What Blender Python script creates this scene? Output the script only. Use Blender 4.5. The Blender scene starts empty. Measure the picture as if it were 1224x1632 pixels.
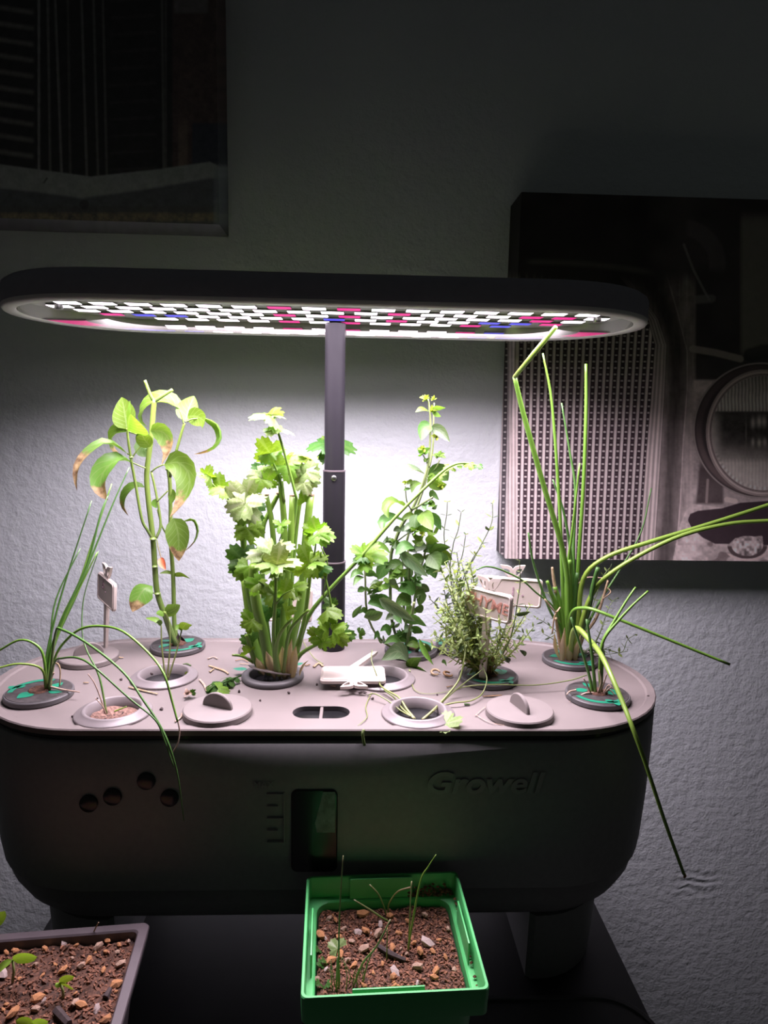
import bpy, bmesh, math, random
import numpy as np
from mathutils import Vector, Matrix, noise
from mathutils.geometry import tessellate_polygon

random.seed(7)
SC = bpy.context.scene
COL = SC.collection
ZO = 0.93                      # height of the garden's deck above the floor

# ------------------------------------------------------------------ camera
FPX, YAW, PITCH, ROLL = 1087.94, -0.0389, 0.1380, 0.0183
CAM = Vector((0.0173, -0.4276, 0.1691))
_cy, _sy = math.cos(YAW), math.sin(YAW)
FW = Vector((-_sy*math.cos(PITCH), _cy*math.cos(PITCH), -math.sin(PITCH)))
_r = Vector((_cy, _sy, 0)); _u = _r.cross(FW)
RT = _r*math.cos(ROLL) + _u*math.sin(ROLL)
UP = _u*math.cos(ROLL) - _r*math.sin(ROLL)
cd = bpy.data.cameras.new('camera'); cam = bpy.data.objects.new('camera', cd); COL.objects.link(cam)
cd.sensor_fit = 'VERTICAL'; cd.sensor_height = 36; cd.sensor_width = 27
cd.lens = FPX*36/1632; cd.clip_start = 0.01
cam.matrix_world = Matrix(((RT.x, UP.x, -FW.x, CAM.x), (RT.y, UP.y, -FW.y, CAM.y), (RT.z, UP.z, -FW.z, CAM.z+ZO), (0, 0, 0, 1)))
SC.camera = cam
# ------------------------------------------------------------------ world, exposure
w = bpy.data.worlds.new('world'); SC.world = w; w.use_nodes = True
w.node_tree.nodes['Background'].inputs[0].default_value = (0.93, 1.0, 0.96, 1)
w.node_tree.nodes['Background'].inputs[1].default_value = 0.019
SC.view_settings.view_transform = 'Standard'; SC.view_settings.look = 'None'
SC.view_settings.gamma = 1; SC.view_settings.exposure = 0; SC.view_settings.use_curve_mapping = False
LED_POWER = 8.0                # tile radiance
LAMP_WATTS, LAMP_SPREAD = 3.45, 153   # the panel's own downward beam
LED_TINT = (1.0, 0.86, 0.98)
PL = 0.54                      # overall plant albedo

def ray(x, y): return FW + RT*((x-612)/FPX) - UP*((y-816)/FPX)
def PY(x, y, Y): d = ray(x, y); return CAM + d*((Y-CAM.y)/d.y)
def PZ(x, y, z): d = ray(x, y); return CAM + d*((z-CAM.z)/d.z)

# ------------------------------------------------------------------ materials
def lin(c): return tuple(((v/255+0.055)/1.055)**2.4 if v > 10 else v/255/12.92 for v in c)
class NT:
    def __init__(s, name):
        m = bpy.data.materials.new(name); m.use_nodes = True; s.m = m; s.t = m.node_tree
        s.p = s.t.nodes['Principled BSDF']; s.out = s.t.nodes['Material Output']
    def n(s, typ, **kw):
        x = s.t.nodes.new(typ)
        for k, v in kw.items():
            if k.startswith('i_'): x.inputs[k[2:]].default_value = v
            else: setattr(x, k, v)
        return x
    def l(s, a, b): s.t.links.new(a, b)
    def math(s, op, a, b=None):
        x = s.n('ShaderNodeMath', operation=op)
        for i, v in enumerate((a, b)):
            if v is None: continue
            if isinstance(v, (int, float)): x.inputs[i].default_value = v
            else: s.l(v, x.inputs[i])
        return x.outputs[0]
    def ramp(s, f, stops):
        x = s.n('ShaderNodeValToRGB'); e = x.color_ramp.elements
        while len(e) < len(stops): e.new(0.5)
        for a, (p, c) in zip(e, stops): a.position = p; a.color = (*c, 1)
        s.l(f, x.inputs[0]); return x.outputs[0]
    def mix(s, f, a, b, mode='MIX'):
        x = s.n('ShaderNodeMix', data_type='RGBA', blend_type=mode)
        for i, v in ((0, f), (6, a), (7, b)):
            if isinstance(v, (int, float)): x.inputs[i].default_value = v
            elif isinstance(v, tuple): x.inputs[i].default_value = (*v, 1)
            else: s.l(v, x.inputs[i])
        return x.outputs[2]
    def noise(s, scale, detail=3, coord='Object', rough=0.55):
        tc = s.n('ShaderNodeTexCoord'); x = s.n('ShaderNodeTexNoise', i_Scale=scale, i_Detail=detail, i_Roughness=rough)
        s.l(tc.outputs[coord], x.inputs['Vector']); return x.outputs['Fac']
    def bump(s, h, strength, dist):
        b = s.n('ShaderNodeBump', i_Strength=strength, i_Distance=dist); s.l(h, b.inputs['Height']); s.l(b.outputs[0], s.p.inputs['Normal']); return b

def mat(name, c, rough=0.5, var=0.12, scale=60, spec=0.5, bump=0, metal=0, **kw):
    k = NT(name); f = k.noise(scale)
    col = k.ramp(f, [(0.3, tuple(v*(1-var) for v in c)), (0.7, tuple(min(1, v*(1+var)) for v in c))])
    k.l(col, k.p.inputs['Base Color']); k.p.inputs['Roughness'].default_value = rough
    k.p.inputs['Specular IOR Level'].default_value = spec; k.p.inputs['Metallic'].default_value = metal
    if bump: k.bump(f, bump, 0.001)
    for a, b in kw.items(): k.p.inputs[a.replace('_', ' ')].default_value = b
    return k.m
def emit(name, c, s):
    k = NT(name); k.p.inputs['Base Color'].default_value = (0.02, 0.02, 0.02, 1)
    k.p.inputs['Emission Color'].default_value = (*c, 1); k.p.inputs['Emission Strength'].default_value = s
    return k.m
def leafmat(name, c, vein, trans=0.35, scorch=None, rough=0.42, nv=7.0, spec=0.35):
    k = NT(name); c = tuple(x*PL for x in c); vein = tuple(x*PL for x in vein)
    tc = k.n('ShaderNodeTexCoord'); sp = k.n('ShaderNodeSeparateXYZ'); k.l(tc.outputs['UV'], sp.inputs[0])
    t = sp.outputs[0]; s = k.math('ABSOLUTE', k.math('SUBTRACT', sp.outputs[1], 0.5))
    ph = k.math('FRACT', k.math('SUBTRACT', k.math('MULTIPLY', t, nv), k.math('MULTIPLY', s, 4.0)))
    v1 = k.math('LESS_THAN', k.math('ABSOLUTE', k.math('SUBTRACT', ph, 0.5)), 0.07)
    v2 = k.math('LESS_THAN', s, 0.035)
    vv = k.math('MULTIPLY', k.math('MAXIMUM', v1, v2), 0.55)
    nz = k.noise(90)
    oi = k.n('ShaderNodeObjectInfo')
    base = k.mix(nz, tuple(x*0.8 for x in c), tuple(min(1, x*1.18) for x in c))
    hs = k.n('ShaderNodeHueSaturation'); k.l(base, hs.inputs['Color'])
    k.l(k.math('ADD', k.math('MULTIPLY', oi.outputs['Random'], 0.34), 0.83), hs.inputs['Value'])
    k.l(k.math('ADD', k.math('MULTIPLY', oi.outputs['Random'], 0.03), 0.485), hs.inputs['Hue'])
    col = k.mix(vv, hs.outputs[0], vein)
    if scorch:
        n2 = k.noise(140, 4)
        f = k.math('ADD', t, k.math('MULTIPLY', k.math('SUBTRACT', n2, 0.5), 0.55))
        m1 = k.ramp(f, [(scorch-0.04, (0, 0, 0)), (scorch+0.05, (1, 1, 1))])
        br = k.ramp(k.noise(220), [(0.35, (0.12, 0.07, 0.035)), (0.65, (0.40, 0.29, 0.15))])
        col = k.mix(m1, col, br)
    k.l(col, k.p.inputs['Base Color']); k.p.inputs['Roughness'].default_value = rough; k.p.inputs['Specular IOR Level'].default_value = spec
    k.bump(k.math('ADD', k.math('MULTIPLY', vv, -1.0), nz), 0.35, 0.0006)
    tr = k.n('ShaderNodeBsdfTranslucent'); k.l(k.mix(1.0, col, (1.0, 1.0, 0.45), 'MULTIPLY'), tr.inputs[0])
    ms = k.n('ShaderNodeMixShader'); ms.inputs[0].default_value = trans
    k.l(k.p.outputs[0], ms.inputs[1]); k.l(tr.outputs[0], ms.inputs[2]); k.l(ms.outputs[0], k.out.inputs['Surface'])
    return k.m

M = {}
M['black'] = mat('black_plastic', (0.24, 0.235, 0.24), 0.55, 0.06, 300)
M['black_satin'] = mat('black_satin_plastic', (0.30, 0.28, 0.33), 0.5, 0.05, 200)
M['table'] = mat('black_table_top', (0.012, 0.012, 0.013), 0.6, 0.15, 40)
M['tray'] = mat('charcoal_tray', (0.035, 0.034, 0.035), 0.55, 0.15, 60)
M['gloss'] = mat('dark_gloss', (0.01, 0.01, 0.011), 0.22, 0.05)
M['letter'] = mat('grey_print', (0.28, 0.27, 0.275), 0.5, 0.05)
M['float'] = mat('float_plastic', (0.16, 0.19, 0.18), 0.4, 0.4, 250)
M['deck'] = mat('deck_plastic', (0.165, 0.140, 0.134), 0.55, 0.07, 25, bump=0.04)
M['lid'] = mat('lid_plastic', (0.175, 0.150, 0.144), 0.55, 0.05, 40)
M['inner'] = mat('reservoir_plastic', (0.13, 0.12, 0.125), 0.6, 0.05)
M['collar'] = mat('pod_collar_plastic', (0.085, 0.08, 0.083), 0.5, 0.08)
M['sticker'] = mat('dark_label', (0.04, 0.034, 0.034), 0.6, 0.5, 260)
M['mint'] = mat('mint_label_print', (0.008, 0.20, 0.11), 0.4, 0.1)
M['ring'] = mat('clear_pod_plastic', (0.33, 0.29, 0.295), 0.42, 0.04, 50, Transmission_Weight=0.45)
M['rim'] = mat('lamp_white_plastic', (0.72, 0.70, 0.68), 0.4, 0.03)
M['plate'] = mat('lamp_plate', (0.30, 0.30, 0.27), 0.35, 0.04)
M['reflector'] = mat('lamp_reflector', (0.70, 0.69, 0.66), 0.05, 0.02, spec=0.8, metal=0.92)
M['led_white'] = emit('white_led', LED_TINT, LED_POWER)
M['led_pink'] = emit('pink_led', (0.95, 0.004, 0.29), 1.0)
M['led_blue'] = emit('blue_led', (0.10, 0.09, 0.9), 1.0)
M['pole'] = mat('pole_metal', (0.014, 0.013, 0.016), 0.34, 0.05, spec=0.22)
M['pole_rim'] = mat('pole_rim', (0.08, 0.066, 0.072), 0.35, 0.05)
M['steel'] = mat('screw_steel', (0.4, 0.4, 0.4), 0.3, 0.05, metal=1)
M['sign'] = mat('white_sign_plastic', (0.58, 0.50, 0.46), 0.45, 0.04, 80)
M['sign_ink_red'] = mat('red_marker', (0.56, 0.27, 0.21), 0.6, 0.35, 700)
M['sign_ink_pink'] = mat('faded_marker', (0.42, 0.28, 0.33), 0.6, 0.3, 700)
M['soil'] = mat('soil', (0.075, 0.032, 0.019), 0.9, 0.75, 420, bump=0.8)
M['soil_dry'] = mat('dry_soil', (0.20, 0.115, 0.09), 0.9, 0.5, 700, bump=0.8)
M['crumb'] = mat('soil_crumbs', (0.15, 0.062, 0.034), 0.85, 0.85, 480)
M['darkbit'] = mat('dark_crumb', (0.045, 0.03, 0.03), 0.9, 0.4, 400)
M['stone_orange'] = mat('orange_vermiculite', (0.52, 0.235, 0.10), 0.7, 0.35, 250, bump=0.6)
M['stone_tan'] = mat('tan_grit', (0.46, 0.30, 0.22), 0.75, 0.35, 250, bump=0.6)
M['stone_pale'] = mat('pale_perlite', (0.55, 0.43, 0.40), 0.8, 0.3, 250, bump=0.6)
M['straw'] = mat('dry_straw', (0.33, 0.235, 0.14), 0.7, 0.3, 300)
M['straw_pink'] = mat('pale_root', (0.40, 0.28, 0.22), 0.7, 0.25, 300)
M['husk'] = mat('brown_husk', (0.22, 0.125, 0.055), 0.6, 0.4, 400)
M['greenpot'] = mat('green_pot_plastic', (0.075, 0.40, 0.125), 0.38, 0.07, 40)
M['blackpot'] = mat('brown_black_pot_plastic', (0.075, 0.06, 0.066), 0.45, 0.12, 60)
M['flower'] = mat('dried_orange_petal', (0.62, 0.16, 0.07), 0.6, 0.3, 300)
M['sheath'] = leafmat('dry_sheath', (0.95, 0.74, 0.50), (1.0, 0.85, 0.62), 0.35, nv=2)
M['bud'] = leafmat('yellow_green_bud', (0.42, 0.60, 0.06), (0.5, 0.65, 0.15), 0.4)
M['basil'] = leafmat('basil_leaf', (0.24, 0.47, 0.055), (0.42, 0.60, 0.20), 0.4)
M['basil_s'] = leafmat('scorched_basil_leaf', (0.20, 0.40, 0.055), (0.34, 0.50, 0.16), 0.35, scorch=0.72)
M['basil_s2'] = leafmat('half_scorched_basil_leaf', (0.20, 0.36, 0.06), (0.34, 0.45, 0.16), 0.35, scorch=0.52)
M['cil'] = leafmat('cilantro_leaf', (0.29, 0.56, 0.05), (0.42, 0.62, 0.2), 0.52, nv=5)
M['cil_pale'] = leafmat('pale_cilantro_leaf', (0.36, 0.50, 0.17), (0.62, 0.68, 0.42), 0.3, nv=5)
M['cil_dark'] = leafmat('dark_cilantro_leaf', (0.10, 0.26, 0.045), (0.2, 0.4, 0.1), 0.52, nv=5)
M['oreg'] = leafmat('oregano_leaf', (0.125, 0.29, 0.06), (0.24, 0.40, 0.15), 0.3, nv=5)
M['sprout'] = leafmat('sprout_leaf', (0.50, 0.80, 0.09), (0.6, 0.85, 0.25), 0.4, nv=3)
M['oreg_b'] = leafmat('bright_oregano_leaf', (0.22, 0.44, 0.06), (0.34, 0.52, 0.16), 0.4, nv=5)
M['oreg_g'] = leafmat('greyish_oregano_leaf', (0.17, 0.29, 0.13), (0.36, 0.45, 0.28), 0.25, nv=5, spec=0.6)
M['thy'] = leafmat('thyme_leaf', (0.40, 0.54, 0.17), (0.45, 0.55, 0.2), 0.45, nv=1)
M['thy_d'] = leafmat('dark_thyme_leaf', (0.10, 0.16, 0.07), (0.1, 0.15, 0.06), 0.25, nv=1)
def stemmat(name, lo, hi, base=None):
    k = NT(name); lo, hi, base = (tuple(x*PL for x in q) if q else q for q in (lo, hi, base))
    tc = k.n('ShaderNodeTexCoord'); sp = k.n('ShaderNodeSeparateXYZ'); k.l(tc.outputs['UV'], sp.inputs[0])
    st = [(0.0, base or lo), (0.14 if base else 0.05, lo), (1.0, hi)]
    f = k.math('ADD', sp.outputs[0], k.math('MULTIPLY', k.math('SUBTRACT', k.noise(120), 0.5), 0.12))
    k.l(k.ramp(f, st), k.p.inputs['Base Color']); k.p.inputs['Roughness'].default_value = 0.4
    k.p.inputs['Subsurface Weight'].default_value = 0.0
    return k.m
M['basil_stem'] = stemmat('basil_stem', (0.19, 0.31, 0.07), (0.36, 0.52, 0.10), (0.20, 0.23, 0.09))
M['cil_stem'] = stemmat('cilantro_stalk', (0.20, 0.40, 0.06), (0.30, 0.52, 0.07), (0.36, 0.42, 0.14))
M['oreg_stem'] = stemmat('oregano_stem', (0.22, 0.34, 0.12), (0.44, 0.52, 0.22), (0.20, 0.22, 0.1))
M['thy_stem'] = stemmat('thyme_stem', (0.50, 0.52, 0.14), (0.44, 0.60, 0.14), (0.28, 0.15, 0.09))
M['thy_stem2'] = stemmat('thyme_thin_stem', (0.20, 0.27, 0.12), (0.24, 0.33, 0.12))
M['chive'] = stemmat('chive_blade', (0.19, 0.42, 0.045), (0.22, 0.46, 0.06), (0.42, 0.46, 0.17))
M['chive_d'] = stemmat('dark_chive_blade', (0.13, 0.33, 0.05), (0.10, 0.25, 0.06), (0.32, 0.40, 0.14))
M['chive_y'] = stemmat('yellow_chive_blade', (0.34, 0.52, 0.07), (0.30, 0.52, 0.08), (0.4, 0.5, 0.12))
M['chive_tan'] = stemmat('tan_tipped_blade', (0.30, 0.42, 0.08), (0.55, 0.40, 0.22))
M['thread'] = stemmat('pale_seedling_stem', (0.36, 0.42, 0.12), (0.30, 0.40, 0.13), (0.55, 0.55, 0.25))
M['shoot'] = stemmat('grass_shoot', (0.26, 0.42, 0.08), (0.46, 0.44, 0.22), (0.3, 0.36, 0.1))

# ------------------------------------------------------------------ geometry helpers
class G:
    def __init__(s): s.v = []; s.f = []; s.uv = []
    def add(s, v, f, uv=None):
        o = len(s.v); s.v += [Vector(p) for p in v]; s.f += [tuple(i+o for i in q) for q in f]
        s.uv += list(uv) if uv else [(0.5, 0.5)]*len(v)
        return s
    def tube(s, pts, r, n=7, cap=True):
        pts = [Vector(p) for p in pts]; m = len(pts)
        rr = r if isinstance(r, (list, tuple)) else [r]*m
        if len(rr) != m: rr = [float(np.interp(i/(m-1), np.linspace(0, 1, len(rr)), rr)) for i in range(m)]
        V = []; F = []; U = []; a = None
        for i, p in enumerate(pts):
            t = (pts[min(i+1, m-1)] - pts[max(i-1, 0)])
            t = t.normalized() if t.length > 1e-9 else Vector((0, 0, 1))
            if a is None: a = t.orthogonal().normalized()
            a = a - t*a.dot(t); a = a.normalized() if a.length > 1e-6 else t.orthogonal().normalized()
            b = t.cross(a)
            for k in range(n):
                q = 2*math.pi*k/n; V.append(p + (a*math.cos(q) + b*math.sin(q))*rr[i]); U.append((i/(m-1), k/n))
        for i in range(m-1):
            for k in range(n): F.append((i*n+k, i*n+(k+1) % n, (i+1)*n+(k+1) % n, (i+1)*n+k))
        if cap: F.append(tuple(range(n))[::-1]); F.append(tuple((m-1)*n+k for k in range(n)))
        return s.add(V, F, U)
    def loft(s, rings, cap0=True, cap1=True):
        n = len(rings[0]); V = [p for r in rings for p in r]; F = []
        for i in range(len(rings)-1):
            for k in range(n): F.append((i*n+k, i*n+(k+1) % n, (i+1)*n+(k+1) % n, (i+1)*n+k))
        if cap0: F.append(tuple(range(n))[::-1])
        if cap1: F.append(tuple((len(rings)-1)*n+k for k in range(n)))
        return s.add(V, F)
    def lathe(s, prof, c=(0, 0, 0), n=40, cap0=False, cap1=False):
        return s.loft([[Vector((c[0]+r*math.cos(2*math.pi*k/n), c[1]+r*math.sin(2*math.pi*k/n), c[2]+z)) for k in range(n)] for r, z in prof], cap0, cap1)
    def box(s, lo, hi, bev=0.0, mtx=None):
        bm = bmesh.new(); bmesh.ops.create_cube(bm, size=1)
        for v in bm.verts: v.co = Vector([lo[i]+(v.co[i]+0.5)*(hi[i]-lo[i]) for i in range(3)])
        if bev: bmesh.ops.bevel(bm, geom=bm.edges[:], offset=bev, segments=2, affect='EDGES', profile=0.6)
        return s.bm(bm, mtx)
    def bm(s, bm, mtx=None):
        if mtx is not None: bm.transform(mtx)
        bm.verts.index_update()
        s.add([v.co.copy() for v in bm.verts], [tuple(v.index for v in f.verts) for f in bm.faces]); bm.free(); return s
    def leaf(s, mid, wid, side, cup=0.25, prof='ovate', n=10, ruffle=0.0):
        pts = resample(mid, n+1); side = Vector(side); V = []; F = []; U = []; ms = (-1, -0.55, 0, 0.55, 1)
        for i, p in enumerate(pts):
            t = i/n; T = (pts[min(i+1, n)] - pts[max(i-1, 0)]).normalized()
            S = side - T*side.dot(T); S = S.normalized() if S.length > 1e-5 else T.orthogonal().normalized()
            N = T.cross(S)
            if prof == 'ovate': k = (max(0, math.sin(math.pi*min(1, t**0.72)))**0.75)
            elif prof == 'round': k = math.sqrt(max(0, 1-(2*t-1)**2))
            else: k = max(0, math.sin(math.pi*t**0.85))
            h = wid*0.5*max(k, 0.03)
            for j, m in enumerate(ms):
                rf = ruffle*wid*math.sin(t*17+j*1.7)*abs(m)
                V.append(p + S*(h*m*(1-0.25*abs(cup)*abs(m))) + N*(cup*h*abs(m)**1.5+rf)); U.append((t, m*0.5+0.5))
        for i in range(n):
            for j in range(4): F.append((i*5+j, i*5+j+1, (i+1)*5+j+1, (i+1)*5+j))
        return s.add(V, F, U)
    def fan(s, c, d, nrm, size, droop=0.25, teeth=13, spread=118, seed=0, lobes=3):
        rnd = random.Random(seed); d = Vector(d).normalized(); nrm = Vector(nrm); nrm = (nrm - d*nrm.dot(d)).normalized(); sd = nrm.cross(d)
        na = 44; V = [Vector(c)]; U = [(0.0, 0.5)]; F = []; p1 = rnd.uniform(0, 6)
        rings = (0.3, 0.6, 0.85, 1.0)
        for ri in rings:
            for k in range(na+1):
                a = math.radians(-spread + 2*spread*k/na)
                lob = 0.50 + 0.50*abs(math.cos(a*lobes*0.5*180/spread*0.82))**0.7
                edge = 1 - 0.24*(1-math.cos(a))/2
                th = 1 + 0.20*(abs(((k*teeth/na) % 1)-0.5)*2-0.5)*(ri > 0.8)
                r = size*ri*(1-(1-lob)*ri**1.5)*edge*th
                x = r*math.cos(a); y = r*math.sin(a)
                z = -droop*(r*r)/size*1.1 + 0.05*size*ri*math.sin(3*a+p1) + 0.03*size*ri*math.sin(7*a+p1)
                V.append(Vector(c) + d*x + sd*y + nrm*z); U.append((ri*0.9, 0.5+0.5*a/math.radians(spread)))
        m = na+1
        for k in range(na): F.append((0, 1+k, 2+k))
        for q in range(len(rings)-1):
            for k in range(na): F.append((1+q*m+k, 1+(q+1)*m+k, 2+(q+1)*m+k, 2+q*m+k))
        return s.add(V, F, U)

def resample(pts, n):
    pts = smooth([Vector(p) for p in pts], 6) if len(pts) > 2 else [Vector(p) for p in pts]
    d = [0]
    for a, b in zip(pts, pts[1:]): d.append(d[-1]+(b-a).length)
    out = []; j = 0
    for i in range(n):
        L = d[-1]*i/(n-1)
        while j < len(d)-2 and d[j+1] < L: j += 1
        q = (L-d[j])/max(1e-9, d[j+1]-d[j]); out.append(pts[j].lerp(pts[j+1], min(1, max(0, q))))
    return out
def smooth(p, k=6):
    if len(p) < 3: return [Vector(q) for q in p]
    p = [Vector(q) for q in p]; o = []
    e = [p[0]*2-p[1]] + p + [p[-1]*2-p[-2]]
    for i in range(1, len(e)-2):
        a, b, c, d = e[i-1:i+3]
        for j in range(k):
            t = j/k; o.append(0.5*((2*b) + (c-a)*t + (2*a-5*b+4*c-d)*t*t + (3*b-a-3*c+d)*t**3))
    o.append(p[-1]); return o
def K(px, Y0, Y1=None, k=6):
    """pixel polyline -> smooth 3-D curve, its depth running from Y0 to Y1 (or a list of depths)"""
    m = len(px)
    if isinstance(Y0, (list, tuple)): ys = [float(np.interp(i/(m-1), np.linspace(0, 1, len(Y0)), Y0)) for i in range(m)]
    else: ys = [Y0 + ((Y1 if Y1 is not None else Y0)-Y0)*i/(m-1) for i in range(m)]
    return smooth([PY(x, y, Y) for (x, y), Y in zip(px, ys)], k)
def px(n, Y=0.0): return n*(Y-CAM.y)/FPX*1.01      # so many photo pixels at depth Y, in metres

BASE = {}
def mesh(name, g, m, loc, sm):
    me = bpy.data.meshes.new(name); b = Vector(loc)
    me.from_pydata([tuple(v-b) for v in g.v], [], g.f)
    uv = me.uv_layers.new(name='UVMap'); idx = np.empty(len(me.loops), dtype=np.int32); me.loops.foreach_get('vertex_index', idx)
    uv.data.foreach_set('uv', np.array(g.uv, dtype=np.float32)[idx].ravel())
    if m: me.materials.append(m)
    if sm:
        me.polygons.foreach_set('use_smooth', [True]*len(me.polygons))
        if sm != 'all':
            bm = bmesh.new(); bm.from_mesh(me)
            lim = math.radians(sm if sm is not True else 38)
            for e in bm.edges:
                if len(e.link_faces) == 2 and e.calc_face_angle(0) > lim: e.smooth = False
            bm.to_mesh(me); bm.free()
    return me
def thing(name, label, cat, loc, group=None):
    o = bpy.data.objects.new(name, None); COL.objects.link(o); o.location = Vector(loc)+Vector((0, 0, ZO)); o.empty_display_size = 0.01
    o['label'] = label; o['category'] = cat
    if group: o['group'] = group
    BASE[o.name] = Vector(loc); return o
def part(name, g, m, parent, sm=True, label=None, kind=None):
    b = BASE[parent.name]; o = bpy.data.objects.new(name, mesh(name, g, m, b, sm)); COL.objects.link(o); o.parent = parent; BASE[o.name] = b
    if label: o['label'] = label
    if kind: o['kind'] = kind
    return o
def solo(name, g, m, label, cat, group=None, sm=True, loc=None):
    if loc is None:
        xs = [v.x for v in g.v]; ys = [v.y for v in g.v]; loc = Vector(((min(xs)+max(xs))/2, (min(ys)+max(ys))/2, min(v.z for v in g.v)))
    o = bpy.data.objects.new(name, mesh(name, g, m, loc, sm)); COL.objects.link(o); o.location = Vector(loc)+Vector((0, 0, ZO))
    if cat: o['label'] = label; o['category'] = cat
    else: o['kind'] = 'structure'
    if group: o['group'] = group
    BASE[o.name] = Vector(loc); return o
def copy_part(o, parent, offset, rot, scale):
    c = o.copy(); COL.objects.link(c); c.parent = parent; c.location = offset; c.rotation_euler = rot; c.scale = scale; return c

def stad(hw, r, inset, z, cx=0, cy=0, n=24):
    h = hw-r; r2 = r-inset; o = []
    for k in range(n+1): a = -math.pi/2+math.pi*k/n; o.append(Vector((cx+h+r2*math.cos(a), cy+r2*math.sin(a), z)))
    for k in range(n+1): a = math.pi/2+math.pi*k/n; o.append(Vector((cx-h+r2*math.cos(a), cy+r2*math.sin(a), z)))
    return o
def rrect(hx, hy, r, z, c=(0, 0), rot=0.0, n=5):
    o = []
    for sx, sy, a0 in ((1, -1, -90), (1, 1, 0), (-1, 1, 90), (-1, -1, 180)):
        for k in range(n+1):
            a = math.radians(a0+90*k/n); x = sx*(hx-r)+r*math.cos(a); y = sy*(hy-r)+r*math.sin(a)
            o.append(Vector((c[0]+x*math.cos(rot)-y*math.sin(rot), c[1]+x*math.sin(rot)+y*math.cos(rot), z)))
    return o
def circ(c, r, z, n=32): return [Vector((c[0]+r*math.cos(2*math.pi*k/n), c[1]+r*math.sin(2*math.pi*k/n), z)) for k in range(n)]

# ================================================================== SETTING
YW = 0.20
k = NT('wall_paint')
n1 = k.noise(115, 4); n2 = k.noise(22, 3); n3 = k.noise(420, 2); n4 = k.noise(7, 2)
hh = k.math('ADD', k.math('ADD', n1, k.math('MULTIPLY', n2, 0.45)), k.math('MULTIPLY', n3, 0.25))
tc = k.n('ShaderNodeTexCoord'); sp = k.n('ShaderNodeSeparateXYZ'); k.l(tc.outputs['Object'], sp.inputs[0])
cx, cz = PY(1110, 1408, YW).x, PY(1110, 1408, YW).z + ZO       # puckered paint low on the wall
dx = k.math('DIVIDE', k.math('SUBTRACT', sp.outputs[0], cx), 0.035); dz = k.math('DIVIDE', k.math('SUBTRACT', sp.outputs[2], cz), 0.022)
dd = k.math('SQRT', k.math('ADD', k.math('MULTIPLY', dx, dx), k.math('MULTIPLY', dz, dz)))
msk = k.math('MAXIMUM', k.math('SUBTRACT', 1.0, dd), 0.0)
wv = k.math('SINE', k.math('ADD', k.math('MULTIPLY', sp.outputs[2], 640.0), k.math('MULTIPLY', n2, 26.0)))
hh = k.math('ADD', hh, k.math('MULTIPLY', k.math('MULTIPLY', msk, wv), 0.35))
k.l(k.ramp(n4, [(0.3, (0.56, 0.60, 0.62)), (0.7, (0.61, 0.65, 0.67))]), k.p.inputs['Base Color'])
k.p.inputs['Roughness'].default_value = 0.55; k.p.inputs['Specular IOR Level'].default_value = 0.3
k.bump(hh, 0.42, 0.004); M['wall'] = k.m
M['floor'] = mat('dark_floor', (0.06, 0.05, 0.045), 0.7, 0.3, 12)
solo('wall_back', G().box((-1.6, YW, -ZO), (1.6, YW+0.12, 1.5)), M['wall'], None, None, sm=False, loc=(0, YW, -ZO))
solo('floor', G().box((-1.6, -1.6, -ZO-0.1), (1.6, YW, -ZO)), M['floor'], None, None, sm=False, loc=(0, 0, -ZO))

# ------------------------------------------------------------------ side table
TZ = -0.18
tb = thing('side_table', 'narrow black side table carrying the garden, its right edge against the wall view', 'table', (0, -0.08, -ZO))
part('tabletop', G().box((-0.193, -0.36, TZ-0.025), (0.1945, 0.185, TZ), 0.002), M['table'], tb, sm=30)
for sx in (-0.175, 0.176):
    for sy in (-0.34, 0.165): part('leg', G().box((sx-0.017, sy-0.017, -ZO), (sx+0.017, sy+0.017, TZ-0.0255), 0.002), M['table'], tb, sm=30)

# ================================================================== HYDROPONIC GARDEN
HW, HR = 0.21, 0.0766
gd = thing('hydroponic_garden', 'black hydroponic garden with grey planting deck and overhead grow lamp on a pole', 'hydroponic garden', (0, 0, TZ))
prof = [(0.004, -0.0062), (0.0012, -0.0066), (0.0004, -0.0074), (0.0006, -0.03), (0.0016, -0.06), (0.0035, -0.088), (0.0048, -0.0975),
        (0.0058, -0.0980), (0.0085, -0.108), (0.014, -0.118), (0.022, -0.1265), (0.033, -0.1325), (0.045, -0.134)]
part('body', G().loft([stad(HW, HR, i, z) for i, z in prof][::-1]), M['black'], gd, sm=50)
part('gasket', G().loft([stad(HW, HR, 0.0025, -0.0064), stad(HW, HR, 0.0025, -0.0028)]), M['gloss'], gd)
for s in (-1, 1):
    ring = []
    for z, ins in ((TZ, 0.031), (TZ+0.02, 0.029), (-0.1335, 0.0275)):
        o = [Vector((s*(HW-HR+(HR-ins)*math.cos(a)), (HR-ins)*math.sin(a), z)) for a in np.linspace(-math.pi/2, math.pi/2, 21)]
        o = [Vector((s*0.127, -(HR-ins)+0.003, z)), Vector((s*0.13, -(HR-ins), z))] + o + [Vector((s*0.13, HR-ins, z)), Vector((s*0.127, HR-ins-0.003, z))]
        ring.append(o if s > 0 else o[::-1])
    part('foot', G().loft(ring), M['black'], gd, sm=30)
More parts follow.
